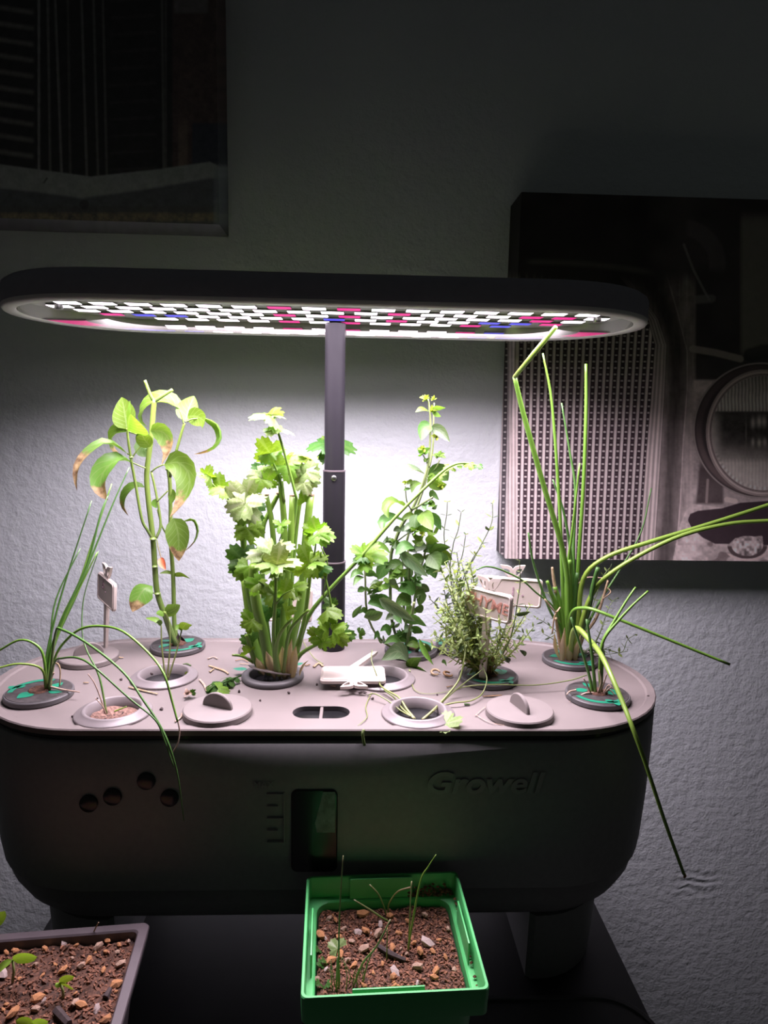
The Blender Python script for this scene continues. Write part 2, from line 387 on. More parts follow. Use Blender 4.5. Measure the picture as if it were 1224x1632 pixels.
# deck with openings
PODS_OPEN = {'front_left': (-0.1195, -0.0548), 'mid_left': (-0.106, -0.0011), 'middle': (0.035, -0.003), 'front_right': (0.0535, -0.055), 'cil': (-0.0364, -0.001)}
WC = (-0.0022, -0.0527)
holes = [circ(c, 0.0150, 0) for c in PODS_OPEN.values()] + [stad(0.0165, 0.0082, 0, 0, WC[0], WC[1], 12)]
outer = stad(HW, HR, 0.0062, 0)
g = G(); polys = [outer] + [h[::-1] for h in holes]
flat = [p for q in polys for p in q]
g.add(flat, [tuple(t) for t in tessellate_polygon(polys)])
for i, f in enumerate(g.f):
    a, b, c = (g.v[j] for j in f)
    if (b-a).cross(c-a).z < 0: g.f[i] = f[::-1]
g.loft([stad(HW, HR, i, z) for i, z in ((0.004, -0.0028), (0, -0.0028), (-0.0002, 0.0002), (0.0004, 0.0009), (0.0050, 0.0009), (0.0062, 0.0))], False, False)
part('deck', g, M['deck'], gd, sm=25)
for h in holes:
    g = G(); zb = -0.022 if len(h) == 32 else -0.014
    c = sum(h, Vector())/len(h)
    g.loft([[Vector(p) for p in h[::-1]], [Vector((p.x, p.y, zb)) for p in h[::-1]]], False, True)
    part('pod_well' if len(h) == 32 else 'water_inlet', g, M['inner'], gd, sm=30)
part('inlet_divider', G().box((WC[0]-0.0009, WC[1]-0.0083, -0.012), (WC[0]+0.0009, WC[1]+0.0083, -0.0004), 0.0003), M['deck'], gd)
# pole
PX, PYY = 0.0003, 0.0570
def cyl(r, z0, z1, b=0.0006): return G().lathe([(r-b, z0), (r, z0+b), (r, z1-b), (r-b, z1)], (PX, PYY, 0), 36, True, True)
part('pole_section', cyl(0.0087, 0.0, 0.0655), M['pole'], gd); part('pole_section', cyl(0.0079, 0.064, 0.1312), M['pole'], gd); part('pole_section', cyl(0.0071, 0.129, 0.2330), M['pole'], gd)
for r, z in ((0.0089, 0.0645), (0.0081, 0.1302)): part('pole_collar', G().lathe([(r-0.0012, z), (r, z+0.0002), (r, z+0.0011), (r-0.0012, z+0.0014)], (PX, PYY, 0), 36), M['pole_rim'], gd)
sc = part('screw', G().loft([[PX_ for PX_ in [Vector((PX+0.0001+r*math.cos(t), PYY-0.0079-d, 0.1262+r*math.sin(t))) for t in np.linspace(0, 2*math.pi, 17)[:-1]]] for r, d in ((0.0019, -0.0004), (0.0019, 0.0006), (0.0014, 0.0009))]), M['steel'], gd)
part('screw_slot', G().box((PX-0.0012, PYY-0.0092, 0.1260), (PX+0.0014, PYY-0.0087, 0.1264)), M['gloss'], sc)
# lamp head
LHW, LHR, LCY, LZ = 0.1914, 0.0729, 0.0054, 0.2253
def ls(i, z): return stad(LHW, LHR, i, z, 0, LCY, 28)
lh = part('lamp_housing', G().loft([ls(i, z) for i, z in ((0.004, LZ+0.003), (0.0004, LZ+0.0028), (0, LZ+0.0035), (0.0002, LZ+0.012), (0.001, LZ+0.0145), (0.0035, LZ+0.0163), (0.008, LZ+0.0170))], False, True), M['black_satin'], gd, sm=45)
PZL = LZ+0.0086
part('lamp_rim', G().loft([ls(i, z) for i, z in ((0.0002, LZ+0.0028), (0.0004, LZ+0.0010), (0.0012, LZ+0.0001), (0.0070, LZ), (0.0082, LZ+0.0010))], False, False), M['rim'], lh, sm=60)
part('reflector_wall', G().loft([ls(i, z) for i, z in ((0.0082, LZ+0.0008), (0.0077, PZL))], False, False), M['reflector'], lh, sm='all')
part('led_plate', G().add(ls(0.0076, PZL), [tuple(range(len(ls(0.0076, PZL))))]), M['plate'], lh, sm=False)
for x in (-0.165, 0.165): part('plate_screw', G().lathe([(0.0, 0.0002), (0.0022, 0.0004), (0.0026, 0.0012), (0.0026, 0.004)], (x, LCY, PZL-0.0042), 14), M['steel'], lh)
pink_px = [(98, 493), (158, 507), (205, 500), (437, 489), (447, 500), (558, 492), (558, 503), (643, 500), (640, 511), (735, 518), (868, 507), (848, 517), (950, 520), (970, 511), (1000, 517), (300, 514), (315, 518), (455, 512), (560, 514), (800, 524), (890, 531)]
blue_px = [(253, 500), (530, 508), (797, 516)]
def near(x, y, pts, tolx=0.0125, toly=0.0092):
    for q in pts:
        p = PZ(q[0], q[1], PZL)
        if abs(p.x-x) < tolx and abs(p.y-y) < toly: return True
    return False
ad = bpy.data.lights.new('led_panel_light', 'AREA'); ad.shape = 'RECTANGLE'; ad.size = 0.312; ad.size_y = 0.108; ad.energy = LAMP_WATTS; ad.spread = math.radians(LAMP_SPREAD); ad.color = LED_TINT
al = bpy.data.objects.new('led_panel_light', ad); COL.objects.link(al); al.parent = lh; al.location = Vector((0, LCY, PZL-0.0018))-BASE[gd.name]
DXT, DYT = 0.0208, 0.0150
tg = {}
for j in range(8):
    y = -0.0490 + DYT*j
    for i in range(-9, 10):
        x = (i + (0.5 if j % 2 else 0.0))*DXT
        r = LHR-0.0128; h = LHW-LHR; ax = max(0, abs(x)+0.0076-h)
        if ax**2 + (abs(y-LCY)+0.0058)**2 > r*r: continue
        kind = 'blue' if near(x, y, blue_px) else ('pink' if near(x, y, pink_px) else 'white')
        g = G().box((x-0.0071, y-0.0047, PZL-0.0013), (x+0.0071, y+0.0047, PZL-0.0001), 0.0005)
        o = part('led_tile', g, M['led_'+kind], lh, sm=False, label={'white': None, 'pink': 'magenta led tile', 'blue': 'blue led tile'}[kind])
        o.data.materials.append(M['plate'])
        for f in o.data.polygons: f.material_index = 0 if f.normal.z < -0.6 else 1
# front details
FY = -HR
def front_disc(c, r, y0, y1, n=28):
    return G().loft([[Vector((c.x+q*math.cos(t), y, c.z+q*math.sin(t))) for t in np.linspace(0, 2*math.pi, n+1)[:-1]] for q, y in ((r, y0), (r, y1), (r*0.9, y1-0.0003))])
for q in ((141, 1281), (179, 1270), (233, 1245), (270, 1272)):
    c = PY(q[0], q[1], FY); part('button', front_disc(c, 0.0049, FY+0.003, FY-0.0004), M['gloss'], gd)
a, b = PY(464, 1259, FY), PY(537, 1390, FY); wz0, wz1 = b.z, a.z
wr = lambda ins, y: [Vector((p.x, y, p.y)) for p in rrect((b.x-a.x)/2-ins, (wz1-wz0)/2-ins, 0.0035-ins*0.5, 0, ((a.x+b.x)/2, (wz0+wz1)/2))]
wn = part('water_window', G().loft([wr(0, FY+0.004), wr(0, FY+0.0004), wr(0.0006, FY-0.0002)]), M['gloss'], gd)
fp = [(515, 1262), (534, 1262), (534, 1327), (505, 1327), (502, 1312)]
part('level_float', G().loft([[PY(u, v, FY-0.0002) for u, v in fp][::-1], [PY(u, v, FY-0.0006) for u, v in fp][::-1]]), M['float'], wn, sm=False, label='greyish float seen through the water window')
def text(name, s, loc, size, parent, m, rot, shear=0, off=0, ext=0.0002, align='LEFT', sx=1.0):
    c = bpy.data.curves.new(name, 'FONT'); c.body = s; c.size = size; c.shear = shear; c.offset = off; c.extrude = ext; c.align_x = align
    tmp = bpy.data.objects.new(name, c); COL.objects.link(tmp)
    dg_ = bpy.context.evaluated_depsgraph_get(); me = bpy.data.meshes.new_from_object(tmp.evaluated_get(dg_)); bpy.data.objects.remove(tmp); bpy.data.curves.remove(c)
    me.materials.clear(); me.materials.append(m); o = bpy.data.objects.new(name, me); COL.objects.link(o); o.parent = parent
    o.location = Vector(loc)-BASE[parent.name]; o.rotation_euler = rot; o.scale = (sx, 1, 1); BASE[o.name] = BASE[parent.name]; return o
RF = (math.pi/2, 0, 0)
lt = PY(676, 1264, FY)
text('brand_lettering', 'Growell', (lt.x, FY-0.0002, lt.z), 0.0176, gd, M['letter'], RF, shear=0.22, off=0.00042, sx=1.11)
lm = PY(404, 1255, FY)
text('scale_lettering', 'MAX', (lm.x, FY-0.0002, lm.z), 0.0052, gd, M['letter'], RF)
g = G()
for i in range(5):
    z = lm.z-0.004-0.0072*i; g.box((-0.0305, FY-0.0003, z-0.0002), (-0.0245 if i % 2 else -0.0215, FY+0.002, z+0.0002))
g.box((-0.0212, FY-0.0003, lm.z-0.034), (-0.0208, FY+0.002, lm.z-0.003))
part('scale_mark', g, M['letter'], gd, sm=False)

# ================================================================== CANVAS PRINTS
YC = 0.16
def ss(a, b, x): t = np.clip((x-a)/(b-a), 0, 1); return t*t*(3-2*t)
def hashn(u, v, s):                                     # smooth value noise on arrays
    x, y = u/s, v/s; xi, yi = np.floor(x), np.floor(y); fx, fy = x-xi, y-yi; fx = fx*fx*(3-2*fx); fy = fy*fy*(3-2*fy)
    h = lambda a, b: np.modf(np.abs(np.sin(a*127.1+b*311.7)*43758.5453))[0]
    return (h(xi, yi)*(1-fx)+h(xi+1, yi)*fx)*(1-fy) + (h(xi, yi+1)*(1-fx)+h(xi+1, yi+1)*fx)*fy
def blend(c, m, col): return c*(1-m[..., None]) + np.array(col)*m[..., None]
def polyline_d(u, v, pts):
    d = np.full(u.shape, 1e9)
    for (ax, ay), (bx, by) in zip(pts, pts[1:]):
        t = np.clip(((u-ax)*(bx-ax)+(v-ay)*(by-ay))/((bx-ax)**2+(by-ay)**2+1e-9), 0, 1)
        d = np.minimum(d, np.hypot(u-ax-t*(bx-ax), v-ay-t*(by-ay)))
    return d
def xat(v, pts): return np.interp(v, [p[1] for p in pts], [p[0] for p in pts])
def truck(u, v):
    """black and white photograph of an old truck's grille and headlight; u, v in photo pixels on the print"""
    n8 = hashn(u, v, 9)*0.6 + hashn(u, v, 3.2)*0.4; n30 = hashn(u, v, 34); nv = hashn(u*1.0, v*0.12, 3.0)
    tint = lambda g, r=1.0, b=0.84: np.stack([g*1.04*r, g*.87, g*b], -1)
    over = lambda c, m, col: c*(1-m[..., None]) + m[..., None]*col
    c = np.zeros(u.shape+(3,)) + np.array((0.046, 0.040, 0.040))
    c = c*(0.7+0.6*n30[..., None])
    # sky side and cab window, faint
    c = blend(c, ss(1176, 1186, u)*ss(330, 360, v)*ss(575, 555, v), (0.15, 0.14, 0.12))
    c = blend(c, 0.5*ss(3, 1, polyline_d(u, v, [(1090, 390), (1105, 430), (1130, 478)])), (0.22, 0.21, 0.2))
    c = blend(c, 0.6*ss(9, 4, polyline_d(u, v, [(1050, 466), (1100, 478), (1134, 476)])), (0.18, 0.17, 0.16))
    c = blend(c, 0.7*ss(1085, 1096, u)*ss(1100, 1094, u)*ss(430, 462, v)*ss(466, 462, v), (0.3, 0.3, 0.28))
    c = blend(c, 0.4*ss(16, 10, np.abs(np.hypot(u-1085, v-420)-58))*ss(1090, 1100, u)*ss(440, 420, v), (0.12, 0.11, 0.11))
    # hood sweep over the grille
    top = ss(9, 0, np.abs(v-(417+0.00042*np.maximum(0, u-835)**2)))*ss(830, 850, u)*ss(1050, 1020, u)
    c = blend(c, 0.6*top, (0.17, 0.155, 0.145))
    xr = xat(v, [(985, 425), (1022, 470), (1048, 510), (1061, 550), (1059, 600), (1057, 640), (1052, 720), (1047, 800), (1041, 895)])
    xl = xr - np.interp(v, [420, 560, 640, 720, 895], [8, 17, 19, 21, 22])
    xe = xat(v, [(1060, 430), (1080, 500), (1095, 560), (1095, 620), (1089, 700), (1084, 800), (1076, 895)])
    # fender between the chrome bands and the lamp
    t = np.clip((u-xr)/(xe-xr), 0, 1.8)
    f = np.interp(t, [0, .12, .35, .6, .85, .97, 1.0, 1.05, 1.5], [.34, .26, .12, .10, .17, .22, .55, .30, .40])*(0.62+0.5*nv+0.3*n8)
    f = f*np.interp(v, [430, 560, 640, 760], [.35, .45, .8, 1])
    c = over(c, ss(-2, 4, u-xr)*ss(1112, 1104, u)*ss(430, 470, v), tint(f))
    # panel beside and below the lamp
    body = ss(1102, 1108, u)*ss(603, 608, v); b = 0.36+0.20*(n8-.5)+0.25*(n30-.5); c = over(c, body, tint(b))
    c = blend(c, ss(1108, 1112, u)*ss(600, 596, v)*ss(565, 575, v), (0.05, 0.045, 0.045))
    # grille
    gm = ss(0, 3, xl-u)*ss(795, 797, u)*ss(455, 520, v-0.16*(u-1000))
    x0 = u + (0.022+0.052*np.clip((u-830)/215, 0, 1))*(v-600); per = 11.55
    ph = np.mod(x0-824+0.5*per, per)-0.5*per; dx = np.abs(np.abs(ph)-per/2)
    gr = np.zeros(u.shape+(3,)) + np.array((0.050, 0.030, 0.040)); gr = gr*(0.5+0.9*n8[..., None])
    row = np.mod(v, 10.2)-5.1; rw2 = np.mod(v+5.1, 10.2)-5.1
    gr = blend(gr, 0.95*ss(1.7, 0.7, np.abs(row))*ss(2.6, 1.3, dx), (0.85, 0.74, 0.72))
    gr = blend(gr, 0.35*ss(1.5, 0.5, np.abs(rw2))*ss(4.6, 3.2, dx), (0.18, 0.12, 0.13))
    gr = blend(gr, ss(2.8, 1.6, np.abs(ph)), (0.88, 0.76, 0.74)); gr = blend(gr, 0.5*ss(1.0, 0.3, np.abs(ph+2.2)), (0.3, 0.22, 0.22))
    post = ss(1.2, 0, np.abs(u-817)-7.5); gr = over(gr, post, tint(0.64+0.22*np.sin((u-817)*1.15)+0.1*(n8-.5)))
    c = over(c, gm, gr)
    # chrome bands
    k_ = (u-xl)/(xr-xl); ch = 0.62+0.24*np.sin(k_*19+0.6)+0.1*(nv-.5); ch = ch*np.interp(v, [420, 520, 620, 720], [.3, .45, .8, 1.05])
    c = over(c, ss(-1.5, 0.5, u-xl)*ss(1.5, -0.5, u-xr)*ss(430, 480, v), tint(ch))
    # dark parts and bumper under the lamp
    c = blend(c, ss(1112, 1118, u+0.10*(v-740))*ss(1156, 1150, u)*ss(725, 750, v)*ss(806, 800, v)*(0.75+.25*n8), (0.06, 0.042, 0.045))
    c = blend(c, 0.7*ss(3, 1, polyline_d(u, v, [(1128, 765), (1126, 800)])), (0.4, 0.32, 0.3)); c = blend(c, ss(5, 3, polyline_d(u, v, [(1158, 796), (1172, 799)])), (0.6, 0.5, 0.46))
    bump = ss(0, 2, v-np.interp(u, [1070, 1084, 1092, 1104, 1150, 1176, 1240], [900, 835, 815, 802, 808, 800, 795]))*ss(1076, 1084, u+0.12*(v-830))
    c = over(c, bump, tint(0.50+0.35*(n8-.5)+.2*(n30-.5)))
    c = blend(c, bump*ss(0.62, 0.72, hashn(u+40, v, 17))*0.7*ss(850, 862, v), (0.12, 0.085, 0.085))
    up_ = np.interp(u, [1096, 1100, 1112, 1150, 1180, 1240], [828, 818, 813, 809, 800, 796]); lo_ = np.interp(u, [1096, 1102, 1120, 1140, 1162, 1172, 1215, 1217, 1240], [828, 840, 856, 866, 866, 857, 853, 868, 868])
    c = blend(c, ss(0, 2, v-up_)*ss(2, 0, v-lo_)*ss(1095, 1098, u), (0.050, 0.034, 0.040))
    rl = np.hypot((u-1191)/1.55, v-870); c = blend(c, ss(21, 20, rl)*ss(868, 872, v), (0.09, 0.065, 0.065)); c = blend(c, ss(24, 22.5, np.abs(rl-1))*ss(880, 884, v)*ss(20.5, 22, rl), (0.6, 0.48, 0.45))
    c = over(c, ss(16.5, 15.5, rl), tint(0.30+0.75*(hashn(u, v, 4)-0.3)))
    # fender top behind the headlight
    c = blend(c, 0.8*ss(7, 4, polyline_d(u, v, [(1104, 556), (1140, 562), (1180, 572)])), (0.30, 0.26, 0.23)); c = blend(c, 0.8*ss(14, 8, polyline_d(u, v, [(1196, 566), (1215, 560), (1240, 560)])), (0.03, 0.03, 0.03))
    # headlight
    hx, hy = u-1213, v-686; R = np.hypot(hx, hy); lx, ly = u-1217, v-690; E = np.hypot(lx/91, ly/100); ang = np.arctan2(ly, lx)
    c = blend(c, ss(109, 107.5, R), (0.050, 0.040, 0.042)); c = blend(c, 0.8*ss(1.8, .6, np.abs(R-107)), (0.40, 0.34, 0.32))
    c = blend(c, 0.55*ss(7, 2, np.abs(R-99))*(0.35+0.65*ss(-30, 70, hy)), (0.24, 0.175, 0.17))
    c = blend(c, ss(1.015, 1.005, E), (0.36, 0.29, 0.27)); c = blend(c, 0.8*ss(.016, .006, np.abs(E-0.965)), (0.62, 0.53, 0.5)); c = blend(c, 0.8*ss(.012, .004, np.abs(E-0.93)), (0.09, 0.07, 0.07))
    fl = np.sin(lx*1.14+0.4*np.sin(ly*.2)); lv = np.interp(ly, [-95, -70, -44, -36, -33, -5, 18, 40, 48, 95], [.22, .34, .50, .44, .07, .05, .10, .30, .50, .58])
    side = ss(-62, -84, lx+0.0*ly)*ss(-40, -20, ly); lv = lv*(1-side)+side*0.42
    lv = lv*(1+0.42*fl*(ly < -34)+0.10*fl*(ly > 40)) + 0.05*(n8-.5)
    for bx, by, rx, ry, a in ((-17, -16, 3.2, 8, .42), (-7, -18, 3.6, 8, .5), (1, -18, 3.2, 8, .45), (-17, 15, 2.6, 6, .34), (-7, 16, 3, 6, .42), (2, 15, 3, 6, .36), (-28, -2, 1.2, 18, .14)): lv = lv + a*np.exp(-((lx-bx)/rx)**2-((ly-by)/ry)**2)
    lv = lv*(1+.25*np.sin(ang*70)*ss(.84, .88, E)*(ly > 30))
    c = over(c, ss(0.915, 0.905, E), np.stack([lv*1.02, lv*.92, lv*.84], -1))
    return np.clip(np.interp(u, [1020, 1090], [0.66, 1.45])[..., None]*c*(0.92+0.16*n8[..., None]), 0.003, 0.88)  # print colour raised toward the right to make up for the lamp's falloff
def louvre(u, v):
    """dark photograph of louvred panels and ribs over a pale kinked board; u, v in photo pixels"""
    n8 = hashn(u, v, 8)*.6+hashn(u, v, 3)*.4; n40 = hashn(u, v, 40)
    c = np.zeros(u.shape+(3,)) + np.array((0.020, 0.020, 0.021))
    for x0, dx, a in ((62, 0, .11), (76, 4, .06), (88, 10, .08), (108, 4, .035), (130, 8, .07), (149, 7, .055), (164, 6, .05), (258, 3, .05), (264, 0, .035)):
        xx = x0+dx*v/270; c = blend(c, 0.8*ss(3.0, 1.0, np.abs(u-xx)), (a+.02, a+.02, a+.018))
    lo = ss(57, 50, u); f = np.mod(v-4*np.sin(u/60)-0.09*u, 25.5); c = blend(c, lo*ss(7, 0, np.abs(f-12)), (0.075, 0.073, 0.07))
    mid = ss(172, 178, u)*ss(252, 246, u); f = np.mod(v+0.06*u, 27); c = blend(c, 0.6*mid*ss(5, 0, np.abs(f-12)), (0.035, 0.034, 0.034))
    pst = ss(272, 278, u); c = blend(c, pst*(0.6+.4*n8), (0.052, 0.038, 0.036)); c = blend(c, 0.6*ss(282, 286, u)*ss(302, 296, u)*ss(185, 205, v), (0.10, 0.075, 0.065))
    c = blend(c, 0.9*ss(275, 280, u)*ss(24, 18, v)*ss(334, 328, u), (0.075, 0.07, 0.07))
    c = blend(c, ss(304, 308, u)*ss(192, 200, v), (0.026, 0.028, 0.036))
    t = np.interp(u, [-600, 0, 60, 145, 250, 335, 356], [150, 262, 270, 281.5, 270, 258, 268]); bb = np.interp(u, [-600, 0, 60, 130, 230, 335, 356], [220, 300, 306, 316, 302, 284, 284])
    c = blend(c, ss(-1.5, 1.5, v-t), (0.135, 0.145, 0.145)); c = blend(c, ss(-3, 3, v-bb), (0.052, 0.055, 0.062))
    c = blend(c, ss(326, 332, v)*0.4, (0.045, 0.04, 0.04))
    c = blend(c, 0.6*ss(10, 3, np.abs(v-346))*n8, (0.20, 0.155, 0.08))
    c = blend(c, 0.9*ss(1, -1, polyline_d(u, v, [(70, 291), (75, 284)])-1.2), (0.02, 0.02, 0.02)); c = blend(c, 0.8*ss(9, 6, np.hypot(u-134, v-326)), (0.03, 0.03, 0.034))
    c = blend(c, 0.7*ss(338, 344, u)*ss(255, 275, v), (0.10, 0.115, 0.125)); c = blend(c, ss(356, 364, v), (0.05, 0.05, 0.055))
    return np.clip(3.0*c*(0.8+0.4*n8[..., None]), 0.003, 0.9)
def proj_arr(P):
    d = P - np.array(CAM); z = d @ np.array(FW); return 612+FPX*(d @ np.array(RT))/z, 816-FPX*(d @ np.array(UP))/z
k = NT('canvas_print'); at = k.n('ShaderNodeAttribute', attribute_name='print'); k.l(at.outputs['Color'], k.p.inputs['Base Color'])
k.p.inputs['Roughness'].default_value = 0.62; k.p.inputs['Specular IOR Level'].default_value = 0.25; k.bump(k.noise(1500, 1), 0.12, 0.0004); M['print'] = k.m
M['canvas_back'] = mat('canvas_back', (0.5, 0.47, 0.42), 0.9)
def grid_print(name, P, fn, parent, flip=False):
    """P: (ny, nx, 3) points of a printed surface"""
    ny, nx, _ = P.shape; u, v = proj_arr(P.reshape(-1, 3)); col = fn(u.reshape(ny, nx), v.reshape(ny, nx)).reshape(-1, 3)
    me = bpy.data.meshes.new(name); i = np.arange(ny*nx).reshape(ny, nx)
    q = np.stack([i[:-1, :-1], i[1:, :-1], i[1:, 1:], i[:-1, 1:]], -1).reshape(-1, 4)
    if flip: q = q[:, ::-1]
    b = BASE[parent.name]; me.from_pydata((P.reshape(-1, 3)-np.array(b)).tolist(), [], q.tolist())
    a = me.color_attributes.new('print', 'FLOAT_COLOR', 'POINT'); a.data.foreach_set('color', np.concatenate([col, np.ones((len(col), 1))], 1).astype(np.float32).ravel())
    me.materials.append(M['print']); o = bpy.data.objects.new(name, me); COL.objects.link(o); o.parent = parent; BASE[o.name] = b; return o
def sheet(A, B, C, nx, ny):     # A corner, B end of x, C end of y
    A, B, C = map(np.array, (A, B, C)); s = np.linspace(0, 1, nx)[None, :, None]; t = np.linspace(0, 1, ny)[:, None, None]
    return A + (B-A)*s + (C-A)*t
# right print: grille and headlight
cz0, cz1, cx0, cx1 = 0.0472, 0.3545, 0.1485, 0.46
tp = thing('canvas_picture', 'canvas print of an old truck grille and round headlight, right wall', 'picture', (0.30, 0.2, cz0))
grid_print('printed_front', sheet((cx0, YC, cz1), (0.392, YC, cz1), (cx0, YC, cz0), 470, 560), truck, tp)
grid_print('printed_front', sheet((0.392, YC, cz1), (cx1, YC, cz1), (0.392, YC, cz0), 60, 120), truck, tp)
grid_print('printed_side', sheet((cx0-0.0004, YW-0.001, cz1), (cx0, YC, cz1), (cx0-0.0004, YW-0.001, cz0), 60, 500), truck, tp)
part('stretcher_frame', G().box((cx0+0.001, YC+0.001, cz0), (cx1, YW-0.0005, cz1)), M['canvas_back'], tp, sm=False)
# left print: louvres
lx1, lz0 = -0.0985, 0.3222
lp = thing('canvas_picture', 'dark canvas print of black louvres above a pale kinked board, upper left', 'picture', (-0.28, 0.2, lz0))
grid_print('printed_front', sheet((-0.33, YC, 0.56), (lx1, YC, 0.56), (-0.33, YC, lz0), 300, 320), louvre, lp)
grid_print('printed_front', sheet((-0.48, YC, 0.56), (-0.33, YC, 0.56), (-0.48, YC, lz0), 60, 80), louvre, lp)
def side_dark(u, v): return louvre(np.minimum(u, 350), v)
grid_print('printed_side', sheet((lx1, YC, 0.56), (lx1+0.0003, YW-0.001, 0.56), (lx1, YC, lz0), 10, 200), side_dark, lp)
grid_print('printed_side', sheet((-0.48, YC, lz0), (lx1, YC, lz0), (-0.48, YW-0.001, lz0), 200, 12), lambda u, v: louvre(u, np.maximum(v, 362)), lp)
part('stretcher_frame', G().box((-0.479, YC+0.001, lz0+0.0006), (lx1-0.0006, YW-0.0005, 0.559)), M['canvas_back'], lp, sm=False)

# ================================================================== PODS, LIDS, SIGNS
def leaf2d(g, c, ang, L, W, z, n=8):
    d = Vector((math.cos(ang), math.sin(ang), 0)); s = Vector((-d.y, d.x, 0)); c = Vector((c[0], c[1], z))
    top = [c+d*(L*i/n)+s*(W/2*math.sin(math.pi*(i/n)**0.8)) for i in range(n+1)]; bot = [c+d*(L*i/n)-s*(W/2*math.sin(math.pi*(i/n)**0.8)) for i in range(n-1, 0, -1)]
    g.add(top+bot, [tuple(range(len(top+bot)))[::-1]])
def pod(parent, c, rot, r=0.0193):
    part('pod_collar', G().lathe([(r-0.0006, 0.0002), (r, 0.0008), (r, 0.0032), (r-0.0005, 0.0038), (0.006, 0.0038)], (c[0], c[1], 0.0008 if False else 0), 40, True, True), M['collar'], parent)
    st = part('label_sticker', G().lathe([(r-0.0011, 0.0039), (r-0.0013, 0.0041)], (c[0], c[1], 0), 40, True, True), M['sticker'], parent)
    def at(a, q): return (c[0]+q*math.cos(a+rot), c[1]+q*math.sin(a+rot))
    g = G()
    for a, q, da, L, W in ((3.6, 0.0035, 0.1, 0.011, 0.009), (0.0, 0.006, 0.6, 0.0095, 0.006), (-0.9, 0.007, 0.3, 0.0085, 0.005), (2.5, 0.0155, -0.5, 0.006, 0.0045), (2.1, 0.012, 0.9, 0.0065, 0.0045)):
        leaf2d(g, at(a, q), a+rot+da, L, W, 0.0043)
    ar = [at(a, 0.0142) for a in np.linspace(0.9, 2.9, 14)]; ai = [at(a, 0.0170) for a in np.linspace(0.9, 2.9, 14)]
    g.add([Vector((*p, 0.0043)) for p in ar+ai], [(i, i+1, 14+i+1, 14+i) for i in range(13)])
    part('leaf_print', g, M['mint'], st, sm=False, label='mint green leaf print on the label')
    part('soil', G().lathe([(0.0062, 0.0042), (0.0055, 0.0050), (0.003, 0.0046), (0.0, 0.0048)], (c[0], c[1], 0), 18), M['soil'], parent)
def ringpod(parent, c, dry=False, depth=-0.006):
    part('pod_cup', G().lathe([(0.0208, 0.0001), (0.0211, 0.0009), (0.0205, 0.0016), (0.0178, 0.0019), (0.0168, 0.0034), (0.0158, 0.0038), (0.0148, 0.0034), (0.0143, -0.004), (0.0135, -0.018)], (c[0], c[1], 0), 44), M['ring'], parent, sm='all')
    g = G(); n = 20; rad = 0.0139; V = [Vector((c[0], c[1], depth))]
    for q in (0.3, 0.6, 0.85, 1):
        for k in range(n): a = 2*math.pi*k/n; V.append(Vector((c[0]+rad*q*math.cos(a), c[1]+rad*q*math.sin(a), depth+random.uniform(-0.0012, 0.0012))))
    F = [(0, 1+k, 1+(k+1) % n) for k in range(n)] + [(1+r*n+k, 1+(r+1)*n+k, 1+(r+1)*n+(k+1) % n, 1+r*n+(k+1) % n) for r in range(3) for k in range(n)]
    part('soil', g.add(V, F), M['soil_dry' if dry else 'soil'], parent, sm=False)

def lid(c, ang, label):
    t = thing('pod_lid', label, 'pod lid', (c[0], c[1], 0), None)
    part('lid_disc', G().lathe([(0.0190, 0.0001), (0.0195, 0.0006), (0.0194, 0.0034), (0.0188, 0.0041), (0.0170, 0.0043)], (c[0], c[1], 0), 48, True, True), M['lid'], t)
    d = Vector((math.cos(ang), math.sin(ang), 0)); s = Vector((-d.y, d.x, 0)); o = Vector((c[0], c[1], 0.0042)); g = G()
    pr = [(math.cos(a)*0.0098, math.sin(a)*0.0085) for a in np.linspace(0, math.pi, 15)]
    rings = [[o + d*x + s*y + Vector((0, 0, z)) for x, z in ((px_*k_, pz_*k_) for px_, pz_ in pr)] for y, k_ in ((-0.0011, 0.95), (-0.0007, 1), (0.0007, 1), (0.0011, 0.95))]
    part('finger_grip', g.loft(rings), M['lid'], t, sm=35)
lid((-0.1659, 0.0303), math.radians(24), 'round grey pod lid with finger grip beside the left sign stake')
lid((-0.0608, -0.0552), math.radians(-24), 'round grey pod lid with dark half-moon grip, front left of the water inlet')
lid((0.1122, -0.0560), math.radians(-72), 'round grey pod lid with its thin grip seen end-on, front right of deck')

